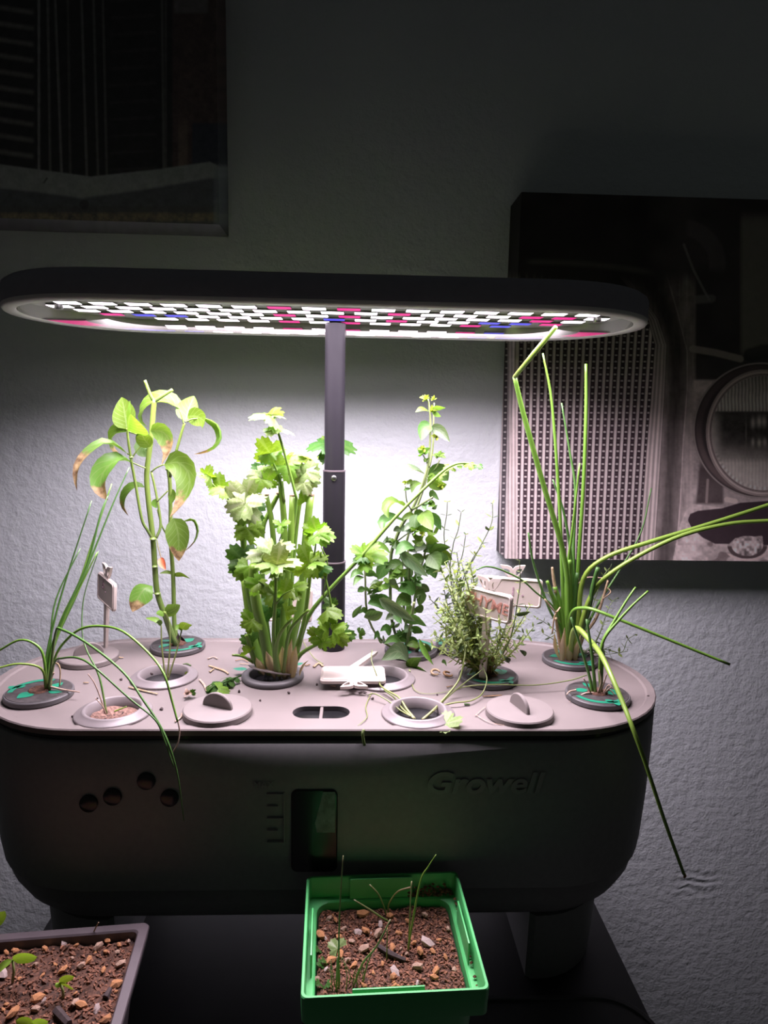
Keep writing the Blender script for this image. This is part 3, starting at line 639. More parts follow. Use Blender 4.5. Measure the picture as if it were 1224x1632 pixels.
def sign(loc, right, up, label, stake, petals=True, wd=0.042, ht=0.0245, ink=None, loc_base=None, lean=0.0):
    """white plant sign; loc = bottom centre of its plate"""
    X = Vector(right).normalized(); Z = Vector(up); Z = (Z-X*Z.dot(X)).normalized(); N = Z.cross(X)      # N points away from the reader
    L = Vector(loc); P = lambda x, z, y=0.0: L + X*x + Z*z + N*y
    t = thing('plant_sign', label, 'plant sign', loc_base or (L.x, L.y, max(0.0, L.z-stake)))
    def rr(hx, hz, r, y, cz): return [P(p.x, p.y+cz, y) for p in rrect(hx, hz, r, 0)]
    g = G().loft([rr(wd/2-.0004, ht/2-.0004, .0022, -.0012, ht/2), rr(wd/2, ht/2, .0025, -.0008, ht/2), rr(wd/2, ht/2, .0025, .0008, ht/2), rr(wd/2-.0004, ht/2-.0004, .0022, .0012, ht/2)])
    part('sign_plate', g, M['sign'], t, sm=35)
    g = G()
    rim = [P(p.x, p.y+ht/2, -0.0012) for p in rrect(wd/2-0.0012, ht/2-0.0012, 0.002, 0)]
    g.tube(rim+[rim[0]], 0.0006, 6, False); part('raised_border', g, M['sign'], t, sm='all')
    if petals:
        for a, Lp, Wp, x0 in ((0.62, 0.0125, 0.0062, 0.0006), (-0.75, 0.0125, 0.0062, -0.0006)):
            g = G(); o = []
            d = Vector((math.sin(a), math.cos(a))); s_ = Vector((d.y, -d.x))
            for i in range(17):
                q = i/16*2; tt = q if q <= 1 else 2-q; sgn = 1 if q <= 1 else -1
                w2 = Wp/2*math.sin(math.pi*tt**0.9)*sgn + 0.0018*math.sin(math.pi*tt)*(-1 if a > 0 else 1)
                o.append(Vector((x0, ht-0.001)) + d*(Lp*tt) + s_*w2)
            inn = [Vector((x0, ht-0.001))+d*(Lp*0.5)+(p-(Vector((x0, ht-0.001))+d*(Lp*0.5)))*0.5 for p in o]
            F = G(); rings = [[P(p.x, p.y, y) for p in q] for q, y in ((inn, -0.0009), (o, -0.0009), (o, 0.0009), (inn, 0.0009), (inn, -0.0009))]
            part('sign_leaf', F.loft(rings, False, False), M['sign'], t, sm=35)
    g = G().loft([[P(x*k_+lean*z/stake, z, y*k_) for x, y in ((-.0026, -.0012), (.0026, -.0012), (.0026, .0012), (-.0026, .0012))] for z, k_ in ((0.0006, 1.0), (-stake*0.85, 0.8), (-stake, 0.55))][::-1])
    part('stake', g, M['sign'], t, sm=30)
    if ink:
        s, m, size, dx, dz, rot = ink
        o = text('handwriting', s, (0, 0, 0), size, t, m, (0, 0, 0), off=0.00012, ext=0.00012, align='CENTER')
        mt = Matrix(((X.x, Z.x, -N.x), (X.y, Z.y, -N.y), (X.z, Z.z, -N.z)))
        o.rotation_euler = (mt @ Matrix.Rotation(rot, 3, 'Z')).to_euler(); o.location = P(dx, dz, -0.0014)-BASE[t.name]
    return t
dn = Vector((0, 0, 1))
# thyme sign (front), sign behind it, sign behind the cilantro, edge-on sign at left, fallen sign
A_, B_, C_ = PY(740, 931, -0.002), PY(814, 949, -0.022), PY(814, 996, -0.022)
xr_ = (B_-A_); ur = (B_-C_)
hgt = ur.length; wdt = xr_.length
sign((A_+B_)/2 - ur.normalized()*hgt, xr_, ur, 'white plant sign with red handwriting standing in the front thyme', 0.046, wd=wdt, ht=hgt, ink=('THYME', M['sign_ink_red'], 0.0098, -0.0012, 0.0075, math.radians(-7)))
A_, B_, C_ = PY(767, 916, 0.034), PY(863, 924, 0.026), PY(862, 970, 0.026); xr_ = B_-A_; ur = B_-C_
sign((A_+B_)/2 - ur, xr_, ur, 'white plant sign with faint writing behind the thyme sign', 0.038, wd=xr_.length, ht=ur.length, ink=('I  .', M['sign_ink_pink'], 0.0085, 0.004, 0.008, 0))
A_, B_, C_ = PY(412, 934, 0.050), PY(497, 937, 0.050), PY(497, 992, 0.050); xr_ = B_-A_; ur = B_-C_
sign((A_+B_)/2 - ur, xr_, ur, 'white plant sign mostly hidden behind the cilantro stalks', 0.021, wd=xr_.length, ht=ur.length, petals=False)
a_, b_ = PY(158, 953, 0.056), PY(183, 976, 0.030); c_ = PY(158, 910, 0.056); d_ = PY(183, 929, 0.030)
sign((a_+b_)/2, b_-a_, (c_+d_)/2-(a_+b_)/2, 'white plant sign turned nearly edge-on by the left wall, above a grey lid', 0.0345, wd=(b_-a_).length, ht=((c_+d_)/2-(a_+b_)/2).length, ink=('b . ', M['sign_ink_pink'], 0.0085, -0.002, 0.010, -0.4))
# fallen sign lies on its face across the middle pod, stake pointing to the back
q = [PZ(*c, 0.0052) for c in ((513, 1065), (612, 1065), (600, 1087), (495, 1087))]
fr = ((q[3]+q[2])/2); bk = (q[0]+q[1])/2
sign(bk, (q[3]-q[2]), fr-bk, 'white plant sign lying flat on the deck, its leaves toward the front', 0.031, wd=0.041, ht=(fr-bk).length, loc_base=(bk.x, bk.y-0.01, 0.0), lean=0.016)

# ================================================================== PLANTS
def stem(parent, pxs, Y, w, m, name='stem', k=6, n=7, base3=None):
    pts = K(pxs, *(Y if isinstance(Y, tuple) else (Y,)), k=k)
    ym = sum(p.y for p in pts)/len(pts)
    rr = [px(q, ym)/2 for q in (w if isinstance(w, (list, tuple)) else (w, w*0.8))]
    return part(name, G().tube(pts, rr, n), m, parent, sm='all')
def leafp(parent, pxs, Y, w, m, twist=0, cup=0.25, prof='ovate', name='leaf', n=10, ruffle=0.0):
    """leaf whose midrib follows photo pixels; twist 0 faces the camera"""
    pts = K(pxs, *(Y if isinstance(Y, tuple) else (Y,)))
    T = (pts[-1]-pts[0]).normalized(); S = T.cross(FW).normalized(); S = Matrix.Rotation(math.radians(twist), 3, T) @ S
    return part(name, G().leaf(pts, px(w, pts[0].y), S, cup, prof, n, ruffle), m, parent, sm='all')
def fanp(parent, c, tip, Y, size, m, nrm=(0, -0.45, 0.9), droop=0.25, name='leaf', seed=None):
    C3 = PY(c[0], c[1], Y); T3 = PY(tip[0], tip[1], Y-0.004); d = T3-C3
    if abs(d.normalized().dot(Vector(nrm).normalized())) > 0.9: nrm = (0, -1, 0.25)
    return part(name, G().fan(C3, d, nrm, px(size, Y), droop, seed=seed if seed is not None else int(c[0]*31+c[1])), m, parent, sm='all')

# ---------------- basil
bz = thing('basil_plant', 'tall cut basil plant with drooping scorched leaves, back left pod', 'basil plant', (-0.1118, 0.0545, 0))
pod(bz, (-0.1118, 0.0545), math.radians(200))
Yb = 0.054; MS = M['basil_stem']
stem(bz, [(279, 1036), (274, 1012), (265, 986), (251, 945), (247, 903), (244, 859), (237, 800), (234, 756), (240, 706), (244, 662), (246, 637)], (Yb, 0.045), (12, 9.5, 9, 8.5, 8, 8), MS, k=4)
stem(bz, [(246, 640), (240, 630), (231, 606)], (0.045, 0.043), (6, 4.5), MS); stem(bz, [(246, 640), (258, 632), (275, 621)], (0.045, 0.043), (6, 5), MS)
stem(bz, [(279, 1034), (280, 1012), (278, 992), (276, 918), (272, 859), (272, 815), (271, 771), (268, 748)], (Yb, 0.060), (9, 7, 6.5, 6), MS, k=4)
stem(bz, [(271, 760), (279, 727), (287, 698), (294, 674)], (0.059, 0.055), (5, 4), MS)
stem(bz, [(242, 857), (235, 845), (226, 827), (216, 771), (209, 733), (204, 698), (203, 683)], (0.047, 0.035), (5, 4.5, 3.5), MS)
stem(bz, [(249, 858), (256, 836), (250, 792), (241, 751)], (0.047, 0.055), (4.5, 3.5), MS)
stem(bz, [(268, 855), (258, 838), (251, 812)], (0.058, 0.056), (3, 2.5), MS)
stem(bz, [(281, 1030), (271, 1008), (268, 990), (262, 975)], (0.050, 0.036), (8, 7, 5), MS)
for q in ([(203, 723), (210, 725)], [(206, 735), (222, 742), (232, 746)], [(241, 752), (250, 745), (262, 740)], [(209, 732), (220, 716), (232, 704)], [(298, 672), (306, 668), (316, 667)], [(250, 800), (260, 790), (268, 782)], [(245, 946), (238, 938), (236, 934)], [(293, 676), (290, 664), (287, 655)], [(203, 688), (212, 690), (226, 696)]):
    stem(bz, q, (0.045, 0.045), (2.6, 2.2), MS, name='petiole', n=5)
for q, r, Y in (((244, 859), 6, 0.046), ((247, 903), 5, 0.048), ((272, 859), 4.5, 0.058), ((251, 946), 5.5, 0.05), ((268, 748), 5, 0.06), ((209, 729), 4, 0.039)):
    c = PY(*q, Y); R_ = px(r, Y); part('node', G().lathe([(R_*0.6, -R_*0.4), (R_, 0), (R_*0.6, R_*0.4)], c, 10, True, True), MS, bz)
B1, B2, B3 = M['basil'], M['basil_s'], M['basil_s2']
leafp(bz, [(203, 723), (171, 706), (146, 719), (128, 738), (122, 758), (123, 782)], (0.04, 0.02), 22, B3, 35, 0.5)
leafp(bz, [(210, 737), (188, 733), (168, 748), (160, 768), (163, 783), (172, 797)], (0.038, 0.022), 40, B2, 20, 0.4)
leafp(bz, [(203, 688), (190, 685), (179, 698), (183, 714), (193, 726)], (0.04, 0.055), 26, B2, 45, 0.5)
leafp(bz, [(203, 684), (199, 660), (194, 633)], (0.036, 0.044), 42, B1, -8, 0.2)
leafp(bz, [(203, 686), (204, 670), (208, 660)], (0.034, 0.008), 66, B1, 0, -0.55)
leafp(bz, [(289, 653), (268, 640), (246, 640), (230, 652), (226, 668), (234, 680)], (0.058, 0.062), 40, B1, 50, 0.45)
leafp(bz, [(240, 687), (259, 688), (270, 703), (269, 722), (258, 740)], (0.040, 0.028), 36, B3, 25, 0.4)
leafp(bz, [(240, 712), (230, 700), (227, 690), (232, 684)], (0.040, 0.030), 26, B1, 20, 0.3)
leafp(bz, [(243, 702), (230, 714), (238, 728)], (0.052, 0.047), 34, M['oreg'], 10, 0.3)
leafp(bz, [(296, 672), (300, 654), (309, 631)], (0.054, 0.062), 38, B1, 0, 0.3)
leafp(bz, [(299, 664), (314, 664), (326, 672), (322, 684)], (0.050, 0.036), 30, B1, 20, 0.25)
leafp(bz, [(320, 663), (346, 675), (354, 697), (345, 713), (328, 722), (309, 724)], (0.054, 0.045), 26, B2, 62, 0.5)
leafp(bz, [(262, 741), (283, 737), (300, 752), (302, 774), (290, 803), (271, 825)], (0.056, 0.030), 46, B2, 18, 0.45)
leafp(bz, [(231, 777), (214, 776), (201, 789), (198, 806), (205, 822)], (0.050, 0.048), 24, B2, 40, 0.4)
leafp(bz, [(276, 826), (284, 852), (285, 894)], (0.054, 0.045), 40, B2, 0, 0.2)
leafp(bz, [(288, 832), (308, 826), (317, 843), (312, 862), (297, 877), (288, 880)], (0.056, 0.047), 12, B2, 60, 0.5)
leafp(bz, [(243, 934), (231, 938), (219, 955), (211, 975)], (0.045, 0.032), 40, B2, 10, -0.3)
leafp(bz, [(277, 915), (266, 912), (254, 914)], (0.058, 0.054), 7, B1, 40, 0.2); leafp(bz, [(277, 917), (290, 915), (303, 922)], (0.058, 0.050), 10, B1, 40, 0.2)
leafp(bz, [(262, 978), (274, 974), (287, 964)], (0.036, 0.040), 28, B1, 38, -0.3)
leafp(bz, [(262, 978), (256, 977), (249, 978)], (0.036, 0.028), 12, B1, 50, -0.2)
leafp(bz, [(272, 780), (276, 795), (272, 805)], (0.06, 0.05), 16, B1, 20, 0.2)
leafp(bz, [(248, 795), (246, 802), (250, 810)], (0.054, 0.05), 10, B1, 10, 0.2)
stem(bz, [(250, 860), (252, 872), (257, 890)], (0.046, 0.044), (1.6, 1.6), M['chive_tan'], name='dry_thread', n=5)
leafp(bz, [(256, 889), (259, 897), (264, 908)], (0.044, 0.040), 14, M['flower'], 0, 0.5, name='dried_flower')
for s_, e_ in (((283, 1012), (287, 1024)), ((288, 1016), (296, 1022))): leafp(bz, [s_, ((s_[0]+e_[0])/2, s_[1]+1), e_], (0.05, 0.047), 9, M['darkbit'], 30, 0.6, name='withered_leaf')

# ---------------- chives
def blades(parent, rows):
    for pxs, Y, w, m in rows: stem(parent, pxs, Y, w, M[m], name='blade', k=5, n=6)
c1 = thing('chive_plant', 'slender chive plant with long arching blades, left front pod', 'chive plant', (-0.1713, -0.0315, 0))
pod(c1, (-0.1713, -0.0315), math.radians(30))
b = -0.0315
blades(c1, [
    ([(74, 1102), (74, 1050), (86, 992), (107, 918), (146, 798)], (b, 0.0), (5, 4, 3.2, 2), 'chive_d'),
    ([(73, 1102), (80, 1030), (89, 956), (128, 874)], (b, 0.004), (5, 3.4, 2), 'chive_d'),
    ([(76, 1102), (80, 1045), (99, 986), (127, 927), (149, 859), (178, 771)], (b, 0.01), (6, 5, 4, 2), 'chive'),
    ([(75, 1102), (84, 1030), (112, 960), (139, 900), (160, 821), (172, 790)], (b, 0.0), (6, 5, 4, 2), 'chive_d'),
    ([(77, 1102), (86, 1030), (122, 948), (149, 880), (180, 803), (206, 745)], (b, 0.012), (5, 4, 3, 2), 'chive_d'),
    ([(78, 1102), (83, 1040), (105, 980), (128, 935), (155, 880)], (b, -0.01), (5, 4, 2), 'chive'),
    ([(79, 1100), (88, 1048), (105, 1021), (130, 1002), (162, 998), (197, 1007), (238, 1042), (261, 1074), (274, 1117), (283, 1150)], [b, -0.03, -0.04, -0.07, -0.078], (5, 4.4, 4, 3), 'chive'),
    ([(78, 1100), (88, 1012), (100, 1004), (146, 1030), (197, 1072), (229, 1117), (256, 1158), (272, 1195), (284, 1240), (293, 1308)], [b, -0.045, -0.075, -0.087, -0.085], (5, 4.2, 4, 3.4, 1.5), 'chive_d'),
    ([(77, 1098), (87, 1056), (100, 1049), (125, 1049), (151, 1064), (206, 1113), (247, 1147), (262, 1180), (277, 1222)], [b, -0.05, -0.076, -0.088, -0.086], (4, 3.6, 3.2, 2), 'chive_d'),
    ([(74, 1098), (70, 1049), (58, 1028), (32, 1020), (0, 1036), (-25, 1050)], (b, -0.03), (5, 4, 3), 'chive'),
    ([(73, 1098), (66, 1066), (32, 1058), (0, 1064), (-25, 1072)], (b, -0.045), (4, 3.4, 2.5), 'chive_y'),
])
stem(c1, [(283, 1148), (286, 1165), (283, 1185), (273, 1203)], (-0.0775, -0.080), (2.6, 2.2), M['straw_pink'], name='dry_tip', n=5)
stem(c1, [(78, 1092), (82, 1060), (92, 1058), (96, 1070), (95, 1094)], (b, -0.034), (3, 2.4), M['straw'], name='dry_blade', n=5)
stem(c1, [(78, 1094), (100, 1099), (127, 1103)], (b, -0.036), (4, 2), M['straw_pink'], name='dry_blade', n=5)
stem(c1, [(77, 1100), (82, 1080), (86, 1072)], (b, -0.034), (4, 3), M['straw_pink'], name='dry_blade', n=5)

c2 = thing('chive_plant', 'large chive clump with a bent blade reaching the lamp, back right pod', 'chive plant', (0.1685, 0.0308, 0))
pod(c2, (0.1685, 0.0308), math.radians(160))
b = 0.031
q1 = K([(908, 1054), (905, 1000), (901, 897), (863, 763), (834, 659), (820, 601)], (b, 0.0), k=5); e1 = PZ(886, 521, 0.2215); e2 = PZ(882, 507, 0.2222)
part('blade', G().tube(q1, [px(v, 0.02)/2 for v in (9, 9, 8.5, 8, 6.5)], 7), M['chive'], c2, sm='all')
part('blade', G().tube([q1[-1], q1[-1].lerp(e1, 0.5), e1], [px(6.5, 0.02)/2, px(7.5, 0.02)/2, px(6, 0.02)/2], 7), M['chive_y'], c2, sm='all', label='folded blade top lying against the lamp')
blades(c2, [
    ([(905, 1054), (899, 980), (896, 920), (892, 813), (880, 647), (865, 563)], (b, 0.024), (8, 7, 6, 4.5, 2.5), 'chive'),
    ([(914, 1054), (918, 980), (922, 897), (930, 772), (934, 660), (934, 580)], (b, 0.036), (8, 7, 6, 6, 4.5), 'chive'),
    ([(910, 1054), (914, 960), (914, 868), (917, 780), (908, 720), (895, 642)], (b, 0.045), (7, 6, 4, 2.5), 'chive_d'),
    ([(904, 1054), (901, 960), (905, 900), (913, 838), (924, 738)], (b, 0.02), (7, 5, 3), 'chive'),
    ([(912, 1054), (913, 960), (909, 880), (898, 815), (881, 764)], (b, 0.03), (6, 5, 2.5), 'chive_d'),
    ([(916, 1052), (922, 990), (930, 922), (967, 888), (1038, 863), (1134, 834), (1224, 805), (1270, 790)], (b, 0.0), (8, 8, 7.5, 7, 6), 'chive_y'),
    ([(914, 1054), (922, 1013), (942, 950), (980, 909), (1072, 859), (1155, 836), (1224, 830), (1270, 828)], (b, -0.01), (9, 8, 7, 6), 'chive_y'),
    ([(900, 1052), (893, 1001), (876, 972), (851, 901), (842, 849)], (b, 0.02), (6, 4.5, 3), 'chive_d'),
    ([(918, 1050), (935, 1000), (955, 960), (990, 905), (1022, 847), (1038, 778)], (b, 0.05), (5, 4.5, 3, 2), 'chive_d'),
    ([(917, 1052), (922, 1022), (938, 972), (945, 935), (953, 905)], (b, 0.012), (8, 8, 7), 'chive_d'),
    ([(907, 1052), (907, 1000), (913, 974), (930, 969), (950, 973), (988, 988), (1072, 1022), (1163, 1059)], (b, -0.02), (7, 6, 5.5, 4.5), 'chive'),
    ([(898, 1052), (892, 1000), (884, 960), (878, 945), (872, 926)], (b, 0.024), (9, 8, 5), 'chive'),
    ([(901, 1052), (897, 990), (890, 955), (884, 935)], (b, 0.028), (10, 9, 7), 'chive'),
    ([(911, 1054), (915, 990), (907, 930), (905, 895)], (b, 0.03), (9, 8, 6), 'chive'),
    ([(904, 1054), (908, 970), (908, 920), (908, 893)], (b, 0.022), (9, 8, 6), 'chive'),
    ([(908, 1052), (916, 960), (920, 913)], (b, 0.028), (9, 8, 6), 'chive_d'),
    ([(893, 991), (880, 965), (855, 945), (831, 924), (798, 908), (775, 903), (760, 908)], (0.026, 0.0), (3.6, 3.2, 2.4), 'chive_d'),
])
q5 = K([(910, 1050), (911, 1020), (919, 1001), (941, 1022), (957, 1042), (973, 1074), (993, 1121), (1009, 1162), (1030, 1220), (1060, 1310), (1090, 1393)], [b, 0.0, -0.03, -0.06, -0.085, -0.09, -0.086], k=5)
part('blade', G().tube(q5, [px(v, -0.04)/2 for v in (9, 10, 9, 8, 7, 6, 5)], 7), M['chive_y'], c2, sm='all', label='long blade drooping over the deck edge')
part('dry_tip', G().tube([q5[-1], q5[-1]+Vector((0.0008, 0, -0.0012)), q5[-1]+Vector((0.0002, 0, -0.0024))], [0.001, 0.0009, 0.0004], 5), M['husk'], c2)
for pxs, Y, w in (([(922, 1040), (930, 1015), (950, 985), (962, 950), (969, 925)], (0.03, 0.035), (4, 5, 3.5)), ([(886, 945), (882, 920), (880, 904)], (0.028, 0.028), (6, 4)), ([(896, 1050), (888, 1000), (886, 985)], (0.026, 0.018), (6, 4)),
                  ([(893, 968), (884, 982), (880, 1010)], (0.02, 0.024), (3, 2.4)), ([(868, 955), (885, 975), (893, 968)], (0.016, 0.02), (3, 2)), ([(968, 937), (973, 944), (960, 955)], (0.034, 0.03), (2.5, 2))):
    stem(c2, pxs, Y, w, M['straw'], name='dry_blade', n=6)
for pxs, w in (([(896, 1068), (899, 1040), (900, 1000)], 14), ([(908, 1070), (910, 1040), (914, 1012)], 16), ([(916, 1066), (920, 1038), (926, 1012)], 12), ([(892, 1052), (886, 1030), (884, 1008)], 8)): leafp(c2, pxs, (0.024, 0.018), w, M['sheath'], 10, -0.7, 'elliptic', name='dry_sheath', n=8, ruffle=0.04)
stem(c2, [(921, 932), (930, 922), (945, 920), (960, 921), (970, 915)], (0.03, 0.03), (2.5, 2.0), M['straw_pink'], name='pale_shoot', n=5)

c3 = thing('chive_plant', 'small chive plant with four short blades, front right pod', 'chive plant', (0.1662, -0.0322, 0))
pod(c3, (0.1662, -0.0322), math.radians(150))
b = -0.033
blades(c3, [
    ([(943, 1106), (940, 1080), (926, 1033), (910, 984)], (b, -0.03), (6, 4.5, 3.5), 'chive_d'),
    ([(948, 1106), (947, 1080), (942, 1033), (935, 987)], (b, -0.028), (7, 5, 4), 'chive_d'),
    ([(957, 1108), (959, 1060), (960, 1025), (980, 988), (998, 958), (1013, 936)], (b, -0.02), (7, 5, 3.2), 'chive'),
    ([(958, 1106), (956, 1060), (962, 1020), (985, 990), (1008, 965), (1033, 942)], (b, -0.03), (6, 5, 4.5, 3.6), 'chive'),
])
for pxs in ([(941, 1103), (935, 1090), (930, 1081)], [(955, 1106), (962, 1090), (967, 1074)], [(953, 1104), (958, 1085), (955, 1068)], [(960, 1108), (968, 1100), (974, 1095)], [(962, 1104), (970, 1092), (976, 1098)], [(963, 1104), (972, 1100), (980, 1108)], [(947, 1104), (930, 1106), (905, 1120), (870, 1124), (842, 1118)], [(962, 1106), (960, 1112), (950, 1116)], [(918, 1100), (908, 1102), (903, 1107)]):
    stem(c3, pxs, (b-0.002, b-0.006), (3.2, 2.0), M['straw_pink'], name='dry_fibre', n=5)

# ---------------- cilantro
ci = thing('cilantro_plant', 'bushy cilantro with many thick cut stalks, pod left of the pole', 'cilantro plant', (-0.0364, -0.001, 0))
cc = PODS_OPEN['cil']
part('pod_collar', G().lathe([(0.0196, 0.0002), (0.0201, 0.0010), (0.0199, 0.0026), (0.0186, 0.0036), (0.0158, 0.0038), (0.0150, 0.003), (0.0146, -0.006), (0.014, -0.02)], (cc[0], cc[1], 0), 44), M['collar'], ci, sm=50)
part('soil', G().lathe([(0.0142, -0.004), (0.009, -0.003), (0.004, -0.0035), (0.0, -0.003)], (cc[0], cc[1], 0), 24), M['soil'], ci)
dg = G(); dr = [Vector((0.0158*math.cos(a), 0.0158*math.sin(a), 0)) for a in np.linspace(math.radians(165), math.radians(372), 22)]
mtx = Matrix.Translation(Vector((cc[0], cc[1], 0.0058))) @ Matrix.Rotation(math.radians(-13), 4, 'X') @ Matrix.Rotation(math.radians(10), 4, 'Y')
dg.loft([[mtx @ p for p in dr], [mtx @ (p+Vector((0, 0, 0.0007))) for p in dr]])
part('tilted_disc', dg, M['lid'], ci, sm=30, label='grey half disc tipped up in the pod')
g = G(); leaf2d(g, (cc[0]-0.017, cc[1]+0.004), 3.0, 0.01, 0.006, 0.0043); leaf2d(g, (cc[0]+0.012, cc[1]+0.012), 0.6, 0.008, 0.005, 0.0043); part('leaf_print', g, M['mint'], ci, sm=False)
CS = M['cil_stem']; b = 0.0
for pxs, Y, w in (
    ([(420, 1072), (404, 1020), (398, 985), (389, 918)], (0.0, 0.012), (16, 14, 13)),
    ([(432, 1074), (420, 1010), (410, 970), (404, 926), (405, 900)], (-0.006, -0.01), (17, 17, 15)),
    ([(440, 1070), (436, 1010), (439, 957), (440, 905)], (-0.012, -0.022), (8, 6, 5)),
    ([(448, 1072), (450, 1030), (453, 972), (462, 880), (467, 790)], (0.0, 0.006), (13, 12, 11, 11)),
    ([(458, 1070), (468, 1010), (480, 957), (487, 865), (495, 789)], (0.004, 0.012), (13, 14, 13, 12)),
    ([(464, 1068), (474, 1030), (485, 988), (493, 926), (497, 880)], (0.0, -0.006), (8, 7, 6)),
    ([(446, 1072), (447, 972), (452, 880), (453, 835), (447, 767)], (0.012, 0.016), (12, 11, 9)),
    ([(436, 1070), (440, 950), (434, 840), (424, 789)], (0.014, 0.016), (10, 9, 8)),
    ([(434, 1068), (420, 950), (418, 850), (430, 815), (444, 787)], (0.012, 0.018), (9, 8, 7)),
    ([(424, 1070), (403, 980), (390, 896), (388, 835), (388, 795)], (0.008, 0.004), (11, 10, 10, 8)),
    ([(426, 1070), (412, 980), (402, 880), (398, 800), (400, 772)], (0.012, 0.014), (9, 8, 6)),
    ([(456, 1070), (462, 960), (470, 860), (478, 800), (486, 765)], (0.016, 0.02), (9, 8, 6)),
    ([(467, 850), (472, 800), (470, 785), (453, 721), (435, 663)], (0.006, 0.0), (6, 5, 4.2, 3.4)),
    ([(453, 800), (446, 765), (441, 750), (428, 722)], (0.014, 0.01), (5, 4, 3.2)),
    ([(390, 830), (378, 812), (364, 796), (322, 756)], (0.006, -0.002), (4, 3, 2.4)),
    ([(466, 1066), (474, 1040), (492, 982), (530, 935), (576, 887), (612, 845), (645, 809), (698, 758), (720, 742), (740, 738), (766, 743)], (-0.004, 0.012), (7, 7, 6, 5, 4, 3)),
    ([(464, 1070), (480, 1042), (511, 1024), (533, 1013), (560, 1010)], (-0.004, -0.012), (8, 6, 5)),
    ([(452, 1072), (460, 1010), (478, 985), (492, 972)], (-0.012, -0.018), (6, 6, 5)),
    ([(446, 1076), (440, 1040), (446, 1010), (466, 985)], (-0.012, -0.02), (8, 7, 5)),
    ([(418, 1072), (404, 1048), (396, 1022), (392, 1012)], (-0.004, -0.008), (10, 8, 6)),
    ([(515, 950), (522, 900), (512, 872)], (-0.008, -0.01), (2.6, 2.2)), ([(521, 995), (528, 968), (515, 905), (510, 880)], (-0.006, -0.01), (4, 3)),
    ([(430, 780), (432, 745), (430, 732)], (0.016, 0.016), (2.5, 2)), ([(480, 772), (490, 752), (496, 740)], (0.018, 0.018), (3, 2.4)), ([(506, 730), (512, 722), (520, 708)], (0.062, 0.068), (4, 3)), ([(486, 765), (496, 742), (508, 728)], (0.02, 0.06), (3, 3)),
    ([(445, 862), (449, 850), (447, 838)], (0.002, 0.0), (2, 2)), ([(501, 885), (504, 862), (506, 848)], (-0.006, -0.008), (3, 2)),
    ([(370, 1044), (386, 1046), (404, 1056)], (-0.008, -0.004), (4, 5)), ([(440, 962), (452, 948), (470, 938)], (-0.02, -0.022), (3.5, 2.4)), ([(438, 958), (425, 938), (412, 926)], (-0.018, -0.022), (4, 3))):
    stem(ci, pxs, Y, w, CS, name='stalk', k=4, n=8)
for pxs, w in (([(455, 1082), (452, 1050), (450, 1030)], (20, 15)), ([(466, 1080), (468, 1052), (472, 1030)], (16, 9)), ([(438, 1078), (430, 1055), (424, 1038)], (15, 9)), ([(420, 1072), (413, 1060), (408, 1048)], (12, 7)), ([(478, 1072), (484, 1060), (492, 1052)], (4, 3)), ([(460, 1074), (461, 1045), (465, 1018)], (12, 8)), ([(446, 1080), (441, 1072), (443, 1064)], (7, 6))):
    leafp(ci, [(pxs[0][0], pxs[0][1]+6)]+pxs, (-0.009, -0.013), w[0]*1.25, M['sheath'], 12, -0.75, 'elliptic', name='dry_sheath', n=8, ruffle=0.05)
cut = [(389, 917, 0.012, 12), (467, 790, 0.006, 10), (495, 789, 0.012, 12), (424, 789, 0.016, 8), (444, 787, 0.018, 7)]
for x, y, Y, w_ in cut:
    c = PY(x, y, Y); R_ = px(w_/2+0.5, Y); part('cut_end', G().lathe([(R_, -0.0004), (R_, 0.0006), (R_*0.7, 0.0009)], c, 12, True, True), M['straw'], ci)
fr_, fp_, fd_ = M['cil'], M['cil_pale'], M['cil_dark']
flat_ = (0, -0.12, 1); til = (0, -0.6, 0.8); fac = (0.1, -0.95, 0.3)
